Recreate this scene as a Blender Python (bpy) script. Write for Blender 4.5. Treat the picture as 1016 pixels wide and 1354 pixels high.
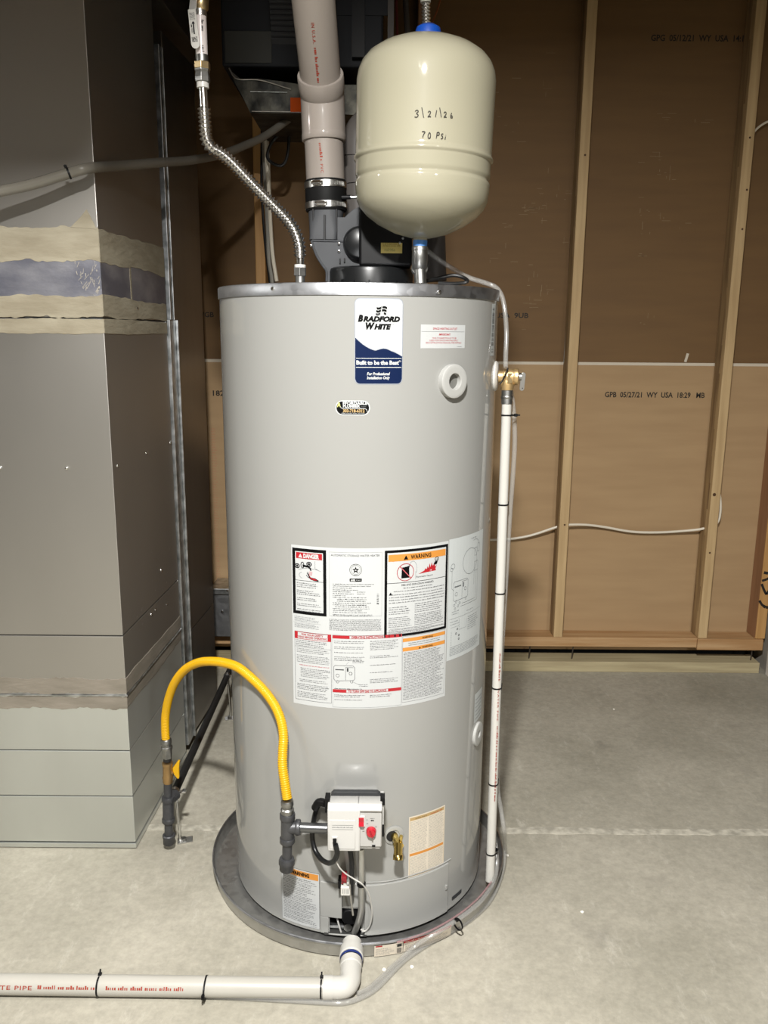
import bpy, math, random
from mathutils import Vector, Matrix
from mathutils.geometry import tessellate_polygon
random.seed(7)
for o in list(bpy.data.objects):
    bpy.data.objects.remove(o)
sc = bpy.context.scene
COL = sc.collection
PI = math.pi

# ------------------------------------------------------------------ camera
F_PX, PITCH, ROLL, EYE = 1096.8, math.radians(12.113), math.radians(.461), 1.393
cam = bpy.data.cameras.new('camera')
cam.sensor_fit = 'VERTICAL'
cam.sensor_height = 36.0
cam.sensor_width = 27.0
cam.lens = F_PX / 1354 * 36.0
cam.clip_start = .02
co = bpy.data.objects.new('camera', cam)
COL.objects.link(co)
co.location = (0, 0, EYE)
co.matrix_world = (Matrix.Translation((0, 0, EYE)) @ Matrix.Rotation(PI / 2 - PITCH, 4, 'X')
                   @ Matrix.Rotation(ROLL, 4, 'Z'))
sc.camera = co

# ------------------------------------------------------------------ world, lights, exposure
w = bpy.data.worlds.new('world')
sc.world = w
w.use_nodes = True
w.node_tree.nodes['Background'].inputs[0].default_value = (1.0, .93, .84, 1)
w.node_tree.nodes['Background'].inputs[1].default_value = .02
LAMP = Vector((-.09, .05, 2.50))


def disc_light(name, loc, size, power, col=(1.0, .985, .95)):
    l = bpy.data.lights.new(name, 'AREA')
    l.shape = 'DISK'
    l.size = size
    l.energy = power
    l.color = col
    o = bpy.data.objects.new(name, l)
    COL.objects.link(o)
    o.location = loc
    return o


# flush disc lamp over the camera, then two unseen fill lights added farther off
disc_light('lamp_and_fill', LAMP, .16, 208)
disc_light('lamp_and_fill', (1.6, -2.386, 2.50), .16, 130)  # added fill, lifts the dim parts overall
disc_light('lamp_and_fill', (-3.2, 1.268, 2.50), .16, 48)  # added fill, brightens the heater's left edge
sc.view_settings.view_transform = 'Standard'
sc.view_settings.look = 'None'
sc.view_settings.gamma = 1
sc.view_settings.use_curve_mapping = False
sc.view_settings.exposure = 0.0


# ------------------------------------------------------------------ helpers: rays
def ray(px, py):
    u, v = px - 508.0, py - 677.0
    c, s = math.cos(ROLL), math.sin(ROLL)
    x, y = u * c + v * s, -u * s + v * c
    c, s = math.cos(PITCH), math.sin(PITCH)
    return Vector((x, F_PX * c - y * s, -y * c - F_PX * s)) / F_PX


def aty(px, py, Y):
    d = ray(px, py)
    return Vector((0, 0, EYE)) + d * (Y / d.y)


def atz(px, py, z):
    d = ray(px, py)
    return Vector((0, 0, EYE)) + d * ((z - EYE) / d.z)


def atx(px, py, x):
    d = ray(px, py)
    return Vector((0, 0, EYE)) + d * (x / d.x)


TX, TY, TR = -.0618, 2.0211, .3258          # the tank's axis and radius
TZ0, TZ1 = .0122, 1.4924


def L(px, py):
    """point on the tank's jacket as (arc length from the front, height)"""
    d = ray(px, py)
    ox, oy = -TX, -TY
    a = d.x * d.x + d.y * d.y
    b = ox * d.x + oy * d.y
    c = ox * ox + oy * oy - TR * TR
    t = (-b - math.sqrt(max(b * b - a * c, 0))) / a
    th = math.atan2(d.x * t - TX, -(d.y * t - TY))
    return th * TR, EYE + d.z * t


def cyl(u, v, off=0.0):
    th = u / TR
    r = TR + off
    return Vector((TX + r * math.sin(th), TY - r * math.cos(th), v))


# ------------------------------------------------------------------ helpers: materials
def lin(c):
    return c / 12.92 if c <= .04045 else ((c + .055) / 1.055) ** 2.4


def S(h):
    h = h.lstrip('#')
    return tuple(lin(int(h[i:i + 2], 16) / 255) for i in (0, 2, 4))


MATS = {}


def mat(name, col, rough=.5, metal=0.0, col2=None, scale=8.0, detail=4.0, stretch=(1, 1, 1), contrast=(.35, .65),
        bump=0.0, bscale=60.0, coat=0.0, alpha=1.0, rvar=0.0, trans=0.0, spec=.5, voronoi=False, emit=None, aniso=0):
    if name in MATS:
        return MATS[name]
    if isinstance(col, str): col = S(col)
    if isinstance(col2, str): col2 = S(col2)
    m = bpy.data.materials.new(name)
    m.use_nodes = True
    nt = m.node_tree
    N, K = nt.nodes, nt.links
    b = N['Principled BSDF']
    b.inputs['Base Color'].default_value = (*col, 1)
    b.inputs['Roughness'].default_value = rough
    b.inputs['Metallic'].default_value = metal
    b.inputs['Coat Weight'].default_value = coat
    b.inputs['Coat Roughness'].default_value = .06
    b.inputs['Specular IOR Level'].default_value = spec
    b.inputs['Alpha'].default_value = alpha
    b.inputs['Transmission Weight'].default_value = trans
    tc = N.new('ShaderNodeTexCoord')
    mp = N.new('ShaderNodeMapping')
    mp.inputs['Scale'].default_value = stretch
    K.new(tc.outputs['Object'], mp.inputs[0])
    if col2 is not None:
        if voronoi:
            t = N.new('ShaderNodeTexVoronoi')
            t.inputs['Scale'].default_value = scale
            K.new(mp.outputs[0], t.inputs['Vector'])
            src = t.outputs['Color']
        else:
            t = N.new('ShaderNodeTexNoise')
            t.inputs['Scale'].default_value = scale
            t.inputs['Detail'].default_value = detail
            K.new(mp.outputs[0], t.inputs['Vector'])
            src = t.outputs['Fac']
        r = N.new('ShaderNodeValToRGB')
        r.color_ramp.elements[0].position = contrast[0]
        r.color_ramp.elements[1].position = contrast[1]
        r.color_ramp.elements[0].color = (*col, 1)
        r.color_ramp.elements[1].color = (*col2, 1)
        K.new(src, r.inputs[0])
        K.new(r.outputs[0], b.inputs['Base Color'])
        if rvar:
            mm = N.new('ShaderNodeMath')
            mm.operation = 'MULTIPLY_ADD'
            K.new(src, mm.inputs[0])
            mm.inputs[1].default_value = rvar
            mm.inputs[2].default_value = rough - rvar / 2
            K.new(mm.outputs[0], b.inputs['Roughness'])
    if bump:
        t2 = N.new('ShaderNodeTexNoise')
        t2.inputs['Scale'].default_value = bscale
        t2.inputs['Detail'].default_value = 5
        K.new(mp.outputs[0], t2.inputs['Vector'])
        bp = N.new('ShaderNodeBump')
        bp.inputs['Strength'].default_value = bump
        bp.inputs['Distance'].default_value = .004
        K.new(t2.outputs['Fac'], bp.inputs['Height'])
        K.new(bp.outputs[0], b.inputs['Normal'])
    if emit:
        b.inputs['Emission Color'].default_value = (*emit[:3], 1)
        b.inputs['Emission Strength'].default_value = emit[3]
    MATS[name] = m
    return m


def concrete_mat():
    m = mat('concrete floor', '#8a8679', .7, col2='#a39e91', scale=2.6, detail=11, contrast=(.3, .7), bump=.30, bscale=38, spec=.3)
    nt = m.node_tree
    N, K = nt.nodes, nt.links
    b = N['Principled BSDF']
    src = b.inputs['Base Color'].links[0].from_socket
    tc = [n for n in N if n.type == 'TEX_COORD'][0]
    # pale trowel scuffs
    mp = N.new('ShaderNodeMapping')
    mp.inputs['Rotation'].default_value = (0, 0, .5)
    mp.inputs['Scale'].default_value = (9, 3, 1)
    K.new(tc.outputs['Object'], mp.inputs[0])
    n1 = N.new('ShaderNodeTexNoise')
    n1.inputs['Scale'].default_value = 3
    n1.inputs['Detail'].default_value = 12
    n1.inputs['Roughness'].default_value = .75
    K.new(mp.outputs[0], n1.inputs['Vector'])
    r1 = N.new('ShaderNodeValToRGB')
    r1.color_ramp.elements[0].position = .56
    r1.color_ramp.elements[1].position = .75
    r1.color_ramp.elements[1].color = (.32, .32, .32, 1)
    K.new(n1.outputs['Fac'], r1.inputs[0])
    mx = N.new('ShaderNodeMix')
    mx.data_type = 'RGBA'
    K.new(r1.outputs[0], mx.inputs['Factor'])
    K.new(src, mx.inputs['A'])
    mx.inputs['B'].default_value = (*S('#c9c5ba'), 1)
    # darker marks
    n2 = N.new('ShaderNodeTexNoise')
    n2.inputs['Scale'].default_value = 7
    n2.inputs['Detail'].default_value = 3
    K.new(tc.outputs['Object'], n2.inputs['Vector'])
    r2 = N.new('ShaderNodeValToRGB')
    r2.color_ramp.elements[0].position = .62
    r2.color_ramp.elements[1].position = .78
    r2.color_ramp.elements[1].color = (.35, .35, .35, 1)
    K.new(n2.outputs['Fac'], r2.inputs[0])
    m2 = N.new('ShaderNodeMix')
    m2.data_type = 'RGBA'
    K.new(r2.outputs[0], m2.inputs['Factor'])
    K.new(mx.outputs['Result'], m2.inputs['A'])
    m2.inputs['B'].default_value = (*S('#716d65'), 1)
    # round damp spots left of the pan and by the drain pipe
    out = m2.outputs['Result']
    for (x, y, r) in ((-.405, 1.72, .018), (-.425, 1.655, .02), (-.25, 1.40, .05), (-.31, 1.46, .03), (-.27, 1.62, .03)):
        vm = N.new('ShaderNodeVectorMath')
        vm.operation = 'DISTANCE'
        K.new(tc.outputs['Object'], vm.inputs[0])
        vm.inputs[1].default_value = (x, y, 0)
        ad = N.new('ShaderNodeMath')
        ad.operation = 'MULTIPLY_ADD'
        K.new(n2.outputs['Fac'], ad.inputs[0])
        ad.inputs[1].default_value = r * 1.6
        K.new(vm.outputs['Value'], ad.inputs[2])
        mr = N.new('ShaderNodeMapRange')
        mr.interpolation_type = 'SMOOTHSTEP'
        K.new(ad.outputs[0], mr.inputs[0])
        mr.inputs[1].default_value = r * 1.3
        mr.inputs[2].default_value = r * 2.2
        mr.inputs[3].default_value = .42
        mr.inputs[4].default_value = 0
        m3 = N.new('ShaderNodeMix')
        m3.data_type = 'RGBA'
        K.new(mr.outputs[0], m3.inputs['Factor'])
        K.new(out, m3.inputs['A'])
        m3.inputs['B'].default_value = (*S('#5b564d'), 1)
        out = m3.outputs['Result']
    # fine speckle of the trowelled surface
    n4 = N.new('ShaderNodeTexNoise')
    n4.inputs['Scale'].default_value = 55
    n4.inputs['Detail'].default_value = 9
    n4.inputs['Roughness'].default_value = .7
    K.new(tc.outputs['Object'], n4.inputs['Vector'])
    r4 = N.new('ShaderNodeMapRange')
    K.new(n4.outputs['Fac'], r4.inputs[0])
    r4.inputs[1].default_value = .3
    r4.inputs[2].default_value = .7
    r4.inputs[3].default_value = .84
    r4.inputs[4].default_value = 1.14
    m4 = N.new('ShaderNodeMix')
    m4.data_type = 'RGBA'
    m4.blend_type = 'MULTIPLY'
    m4.inputs['Factor'].default_value = 1
    K.new(out, m4.inputs['A'])
    K.new(r4.outputs[0], m4.inputs['B'])
    K.new(m4.outputs['Result'], b.inputs['Base Color'])
    return m


CONCRETE = concrete_mat()
WALLCON = mat('wall concrete', '#8d8880', .8, col2='#a29c92', scale=5, bump=.2)
JOINT = mat('joint dust', '#b6b1a3', .8, col2='#8e8a7e', scale=40, bump=.3)
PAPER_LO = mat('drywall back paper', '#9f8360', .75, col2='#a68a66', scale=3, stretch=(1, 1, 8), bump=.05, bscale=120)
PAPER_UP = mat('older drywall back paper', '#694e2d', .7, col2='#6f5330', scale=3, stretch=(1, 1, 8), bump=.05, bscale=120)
SEAM = mat('drywall edge tape', '#c9bfae', .7)
SCUFF = mat('torn paper scuff', '#8d7a5c', .8)
INK = mat('printed ink', '#1d1813', .7)
PINE = mat('pine stud', '#ad9168', .65, col2='#bfa47a', scale=6, stretch=(8, 8, .5), bump=.08, bscale=30)
PINE_SIDE = mat('weathered pine', '#7f6647', .7, col2='#a48961', scale=5, stretch=(8, 8, .7), bump=.1, bscale=30)
FIR = mat('reddish fir', '#8d6647', .65, col2='#9a7252', scale=6, stretch=(8, 8, .6), bump=.08, bscale=30)
ORANGEWOOD = mat('orange fir', '#a67c48', .6, col2='#b58b55', scale=6, stretch=(8, 8, .6), bump=.08, bscale=30)
PLATE = mat('pine plate', '#a07a50', .65, col2='#b5946c', scale=6, stretch=(.5, 8, 8), bump=.08, bscale=30)
TREATED = mat('treated sill', '#9c8f70', .7, col2='#b4a886', scale=5, stretch=(.6, 8, 8), bump=.1, bscale=30)
KNOT = mat('wood knot', '#4a2f17', .7)
STEEL_NAIL = mat('nail steel', '#58524b', .5, metal=.8)
JACKET = mat('tank enamel', '#8b8b88', .6, coat=1.0, spec=.1)
JACKET_PANEL = mat('panel enamel', '#8e8e8b', .6, coat=.5, spec=.15)
GALV = mat('galvanized steel', (.40, .41, .43), .42, metal=1.0, col2=(.47, .48, .50), scale=70, voronoi=True, contrast=(.1, .9), rvar=.08)
GALV_D = mat('dull galvanized steel', (.20, .205, .21), .40, metal=1.0, col2=(.30, .305, .31), scale=40, voronoi=True, contrast=(.1, .9), rvar=.14)
GALV_PAN = mat('pan galvanized steel', (.40, .395, .38), .42, metal=.88, col2=(.46, .455, .435), scale=70, voronoi=True, contrast=(.1, .9), rvar=.14)
DUCT_F = mat('duct sheet metal', (.41, .395, .37), .44, metal=.95, col2=(.45, .435, .405), scale=1.6, detail=6, stretch=(1, 1, .4), rvar=.1)
DUCT_L = mat('bare duct sheet metal', (.56, .575, .55), .46, metal=.9, col2=(.66, .68, .645), scale=3, detail=8, stretch=(1, 1, .25), contrast=(.3, .7), rvar=.15)
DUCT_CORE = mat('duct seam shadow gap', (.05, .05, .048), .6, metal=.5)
DUCT_T = mat('flange zinc', (.33, .345, .35), .38, metal=1.0, col2=(.66, .68, .69), scale=30, rvar=.15)
MASTIC = mat('duct mastic', '#857d6b', .65, col2='#97907e', scale=9, detail=10, stretch=(1, 1, 3), bump=.5, bscale=30, spec=.3)
FOILB = mat('bluish foil tape', (.20, .205, .25), .40, metal=.7, col2=(.40, .40, .44), scale=7, detail=9, stretch=(1, 1, 2), contrast=(.45, .75), bump=.25, bscale=30)
BROWN_METAL = mat('cabinet metal', (.26, .245, .225), .34, metal=.9, col2=(.33, .31, .285), scale=4, detail=6, stretch=(2, 2, .2), rvar=.12)
DARK_UNIT = mat('dark plenum paint', (.014, .015, .018), .6, spec=.2)
DARK_SQ = mat('grey cover plate', (.042, .042, .038), .6, spec=.2)
SLATM = mat('louver paint', (.055, .056, .060), .6, spec=.2)
BLACK_GAP = mat('black liner', (.004, .004, .004), .9)
FOIL_D = mat('crinkled foil', (.012, .012, .010), .45, metal=.7, col2=(.07, .066, .052), scale=18, detail=9, contrast=(.42, .7), bump=1.0, bscale=14)
ORANGE_TAPE = mat('orange tape', '#a8430f', .7, spec=.1)
PVC = mat('white pvc', '#a5a29a', .32, col2='#a09d95', scale=5, spec=.5, coat=.2)
PVC_V = mat('vent pvc', '#867e77', .5, coat=.4, spec=.2)
PVC_W = mat('bright white pvc', '#b3b1ab', .3, coat=.2)
PVC_G = mat('grey intake pvc', '#4c4845', .5, spec=.25)
PRIMER = mat('blue primer', '#1a2a63', .3)
REDINK = mat('red pipe ink', '#8a3a2e', .6, spec=.1)
RUBBER = mat('black rubber', (.005, .005, .005), .6, spec=.15)
BLACK = mat('black plastic', (.004, .004, .0045), .45, spec=.2)
BLACKG = mat('glossy black plastic', (.007, .0075, .008), .32, spec=.35)
CHAR = mat('charcoal plastic', (.042, .044, .048), .55, col2=(.055, .057, .061), scale=10, spec=.25)
STAIN = mat('stainless steel', (.72, .71, .69), .20, metal=1.0)
STAIN_D = mat('stainless band', (.60, .59, .57), .28, metal=1.0)
ZINC = mat('zinc fitting', (.26, .26, .25), .40, metal=1.0, col2=(.34, .34, .33), scale=60)
CHROME = mat('chrome', (.75, .75, .74), .14, metal=1.0)
IRON = mat('black iron fitting', (.055, .056, .060), .42, metal=.55, col2=(.075, .076, .08), scale=50, bump=.15, bscale=200)
IRONP = mat('black iron pipe', (.012, .012, .012), .5, metal=.2)
BRASS = mat('brass', (.50, .38, .20), .34, metal=1.0, col2=(.58, .45, .26), scale=40)
BRASS_D = mat('dull brass', (.42, .27, .12), .42, metal=.9)
BRONZE = mat('cast brass', (.60, .42, .20), .42, metal=.85, col2=(.66, .47, .24), scale=50, bump=.15, bscale=180)
YELLOW = mat('yellow coating', '#c0930c', .40, coat=.25, spec=.3)
CREAM = mat('cream enamel', '#928e7b', .55, coat=.8, spec=.2)
BLUE = mat('blue cap plastic', '#0c3f94', .4)
BLUE_TAPE = mat('blue label', '#3f74b4', .5)
WHITE = mat('white plastic', '#bdbbb6', .4)
WHITE2 = mat('light grey shell', '#b4b3b0', .32, coat=.2)
WHITE3 = mat('grey bezel shell', '#a3a29f', .38)
RED = mat('red plastic', '#a30f22', .35, coat=.3)
L_WHITE = mat('label stock', '#abadad', .5, spec=.2)
L_CREAM = mat('cream label stock', '#c3baab', .5, spec=.2)
L_GREYW = mat('grey white label stock', '#a9adad', .5, spec=.2)
L_BLACK = mat('label black ink', '#070708', .6, spec=.1)
L_GREY = mat('label grey ink', '#2a2b2e', .5)
L_LGREY = mat('label pale ink', '#585b5d', .5)
L_PALE = mat('label faint ink', '#85847f', .5)
L_RED = mat('label red ink', '#98141f', .45)
L_PINK = mat('label pink ink', '#a8666a', .5)
L_ORANGE = mat('label orange ink', '#b97b34', .45)
L_NAVY = mat('label navy ink', '#061739', .6, spec=.1)
L_SILVER = mat('label silver edge', '#9aa0ab', .3, metal=.4)
L_YEL = mat('label yellow ink', '#b5b36a', .5)
L_TAN = mat('label tan ink', '#a3895c', .5)
VINYL = mat('clear vinyl', '#a3a29e', .15, alpha=.31, coat=.6)
VINYL_D = mat('cloudy vinyl', '#77736a', .3, alpha=.72, coat=.4, spec=.3)
VINYL_R = mat('pink striped vinyl', '#9c7a7c', .2, alpha=.4, coat=.4)
CABLE_W = mat('white cable sheath', '#d8d0bf', .45)
CABLE_G = mat('grey cable sheath', '#8b8880', .5)
CABLE_B = mat('black cable sheath', (.008, .008, .008), .45)
CHIP = mat('white paint chip', '#e6e3da', .7)
SPRAY = mat('black lumber paint', '#17120f', .6)
WHITETRIM = mat('white painted trim', '#d6d0c8', .5)
CEIL = mat('subfloor wood', '#5b4630', .8, col2='#6a5338', scale=4)


# ------------------------------------------------------------------ helpers: geometry
def basis(axis):
    a = Vector(axis).normalized()
    t = Vector((0, 0, 1)) if abs(a.z) < .9 else Vector((1, 0, 0))
    x = t.cross(a).normalized()
    y = a.cross(x)
    return x, y, a


def spline(pts, n=8):
    pts = [Vector(p) for p in pts]
    out = []
    P = [pts[0] * 2 - pts[1]] + pts + [pts[-1] * 2 - pts[-2]]
    for i in range(1, len(P) - 2):
        a, b, c, d = P[i - 1:i + 3]
        for k in range(n):
            t = k / n
            out.append(.5 * ((2 * b) + (c - a) * t + (2 * a - 5 * b + 4 * c - d) * t * t + (3 * b - a - 3 * c + d) * t ** 3))
    out.append(pts[-1])
    return out


def resample(pts, step):
    out = [pts[0].copy()]
    acc = 0.0
    for a, b in zip(pts, pts[1:]):
        seg = (b - a).length
        if seg < 1e-9: continue
        d = step - acc
        while d <= seg:
            out.append(a.lerp(b, d / seg))
            d += step
        acc = seg - (d - step)
    return out


ORIG = {}


class G:
    def __init__(s):
        s.v, s.f = [], []

    def add(s, v, f):
        k = len(s.v)
        s.v += [Vector(p) for p in v]
        s.f += [tuple(i + k for i in q) for q in f]
        return s

    def box(s, x0, x1, y0, y1, z0, z1):
        v = [(x, y, z) for z in (z0, z1) for y in (y0, y1) for x in (x0, x1)]
        return s.add(v, [(0, 2, 3, 1), (4, 5, 7, 6), (0, 1, 5, 4), (2, 6, 7, 3), (0, 4, 6, 2), (1, 3, 7, 5)])

    def obox(s, c, ex, ey, ez):
        c, ex, ey, ez = map(Vector, (c, ex, ey, ez))
        v = [c + ex * i + ey * j + ez * k for k in (-1, 1) for j in (-1, 1) for i in (-1, 1)]
        f = [(0, 2, 3, 1), (4, 5, 7, 6), (0, 1, 5, 4), (2, 6, 7, 3), (0, 4, 6, 2), (1, 3, 7, 5)]
        if ex.cross(ey).dot(ez) < 0: f = [q[::-1] for q in f]
        return s.add(v, f)

    def lathe(s, prof, origin=(0, 0, 0), axis=(0, 0, 1), n=32, closed=False):
        x, y, a = basis(axis)
        o = Vector(origin)
        v, f, rows = [], [], []
        for r, h in prof:
            if r < 1e-7:
                rows.append([len(v)])
                v.append(o + a * h)
            else:
                rows.append(list(range(len(v), len(v) + n)))
                for i in range(n):
                    t = 2 * PI * i / n
                    v.append(o + a * h + x * (r * math.cos(t)) + y * (r * math.sin(t)))
        pairs = list(zip(rows, rows[1:]))
        if closed: pairs.append((rows[-1], rows[0]))
        for A, B in pairs:
            for i in range(n):
                j = (i + 1) % n
                if len(A) == 1 and len(B) == 1: continue
                if len(A) == 1: f.append((A[0], B[j], B[i]))
                elif len(B) == 1: f.append((A[i], A[j], B[0]))
                else: f.append((A[i], A[j], B[j], B[i]))
        return s.add(v, f)

    def rod(s, a, b, r, n=16, r2=None):
        a, b = Vector(a), Vector(b)
        r2 = r if r2 is None else r2
        return s.lathe([(0, 0), (r, 0), (r2, (b - a).length), (0, (b - a).length)], a, b - a, n)

    def tube(s, path, r, n=12, caps=True):
        path = [Vector(p) for p in path]
        m = len(path)
        rr = r if isinstance(r, (list, tuple)) else [r] * m
        t0 = (path[1] - path[0]).normalized()
        x, _, _ = basis(t0)
        v, f = [], []
        for i, p in enumerate(path):
            t = (path[min(i + 1, m - 1)] - path[max(i - 1, 0)]).normalized()
            x = (x - t * x.dot(t)).normalized()
            y = t.cross(x)
            for k in range(n):
                a = 2 * PI * k / n
                v.append(p + (x * math.cos(a) + y * math.sin(a)) * rr[i])
        for i in range(m - 1):
            for k in range(n):
                j = (k + 1) % n
                f.append((i * n + k, i * n + j, (i + 1) * n + j, (i + 1) * n + k))
        if caps:
            f.append(tuple(range(n))[::-1])
            f.append(tuple(range((m - 1) * n, m * n)))
        return s.add(v, f)

    def strip(s, path, wide, thick, up=(0, 0, 1)):
        """a flat band along a path; `up` is the direction of its thickness"""
        path = [Vector(p) for p in path]
        v, f = [], []
        m = len(path)
        for i, p in enumerate(path):
            t = (path[min(i + 1, m - 1)] - path[max(i - 1, 0)]).normalized()
            u = Vector(up(i) if callable(up) else up)
            sd = t.cross(u).normalized()
            u = sd.cross(t).normalized()
            v += [p + sd * wide / 2 - u * thick / 2, p + sd * wide / 2 + u * thick / 2, p - sd * wide / 2 + u * thick / 2, p - sd * wide / 2 - u * thick / 2]
        for i in range(m - 1):
            for k in range(4):
                j = (k + 1) % 4
                f.append((i * 4 + k, i * 4 + j, i * 4 + 4 + j, i * 4 + 4 + k))
        f += [(3, 2, 1, 0), tuple(range((m - 1) * 4, m * 4))]
        return s.add(v, f)

    def prism(s, pts, d):
        """extrude a flat outline (3-D points) by the vector d"""
        pts = [Vector(p) for p in pts]
        d = Vector(d)
        n = len(pts)
        tri = tessellate_polygon([pts])
        f = []
        for t in tri:
            t = tuple(t)
            f += [t, tuple(i + n for i in t[::-1])]
        for i in range(n):
            j = (i + 1) % n
            f.append((i, j, j + n, i + n))
        return s.add(pts + [p + d for p in pts], f)

    def build(s, name, m, parent=None, smooth=40, bevel=0.0, seg=2, fix=False, kind=None, label=None):
        if parent is not None:
            org = ORIG[parent]
        else:
            lo = [min(p[i] for p in s.v) for i in range(3)]
            hi = [max(p[i] for p in s.v) for i in range(3)]
            org = Vector(((lo[0] + hi[0]) / 2, (lo[1] + hi[1]) / 2, lo[2]))
        me = bpy.data.meshes.new(name)
        me.from_pydata([p - org for p in s.v], [], s.f)
        if fix:
            import bmesh
            bm = bmesh.new()
            bm.from_mesh(me)
            bmesh.ops.recalc_face_normals(bm, faces=bm.faces)
            bm.to_mesh(me)
            bm.free()
        me.materials.append(m)
        if smooth:
            me.shade_smooth()
            me.set_sharp_from_angle(angle=math.radians(smooth))
        o = bpy.data.objects.new(name, me)
        COL.objects.link(o)
        if parent is not None:
            o.parent = parent
        else:
            o.location = org
        ORIG[o] = org
        if bevel:
            b = o.modifiers.new('edge', 'BEVEL')
            b.width = bevel
            b.segments = seg
            b.limit_method = 'ANGLE'
            b.angle_limit = math.radians(40)
        if kind: o['kind'] = kind
        if label: o['label'] = label
        return o


def tag(o, label, cat, group=None):
    o['label'] = label
    o['category'] = cat
    if group: o['group'] = group
    return o


def thing(name, label, cat, loc, group=None):
    o = bpy.data.objects.new(name, None)
    o.empty_display_size = .05
    COL.objects.link(o)
    o.location = loc
    ORIG[o] = Vector(loc)
    return tag(o, label, cat, group)


def struct(name, loc=(0, 0, 0)):
    o = bpy.data.objects.new(name, None)
    o.empty_display_size = .05
    COL.objects.link(o)
    o.location = loc
    ORIG[o] = Vector(loc)
    o['kind'] = 'structure'
    return o


# ------------------------------------------------------------------ helpers: flat print
_TX = {}


def glyphs(txt, bold=0.0, shear=0.0, spacing=1.0):
    key = (txt, bold, shear, spacing)
    if key not in _TX:
        c = bpy.data.curves.new('t', 'FONT')
        c.body = txt
        c.size = 1.0
        c.offset = bold
        c.shear = shear
        c.space_character = spacing
        c.resolution_u = 2
        c.fill_mode = 'BOTH'
        o = bpy.data.objects.new('t', c)
        COL.objects.link(o)
        bpy.context.view_layer.update()
        dg = bpy.context.evaluated_depsgraph_get()
        me = o.evaluated_get(dg).to_mesh()
        v = [(p.co.x, p.co.y) for p in me.vertices]
        f = [tuple(p.vertices) for p in me.polygons]
        o.evaluated_get(dg).to_mesh_clear()
        bpy.data.objects.remove(o)
        bpy.data.curves.remove(c)
        _TX[key] = (v, f)
    return _TX[key]


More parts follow.
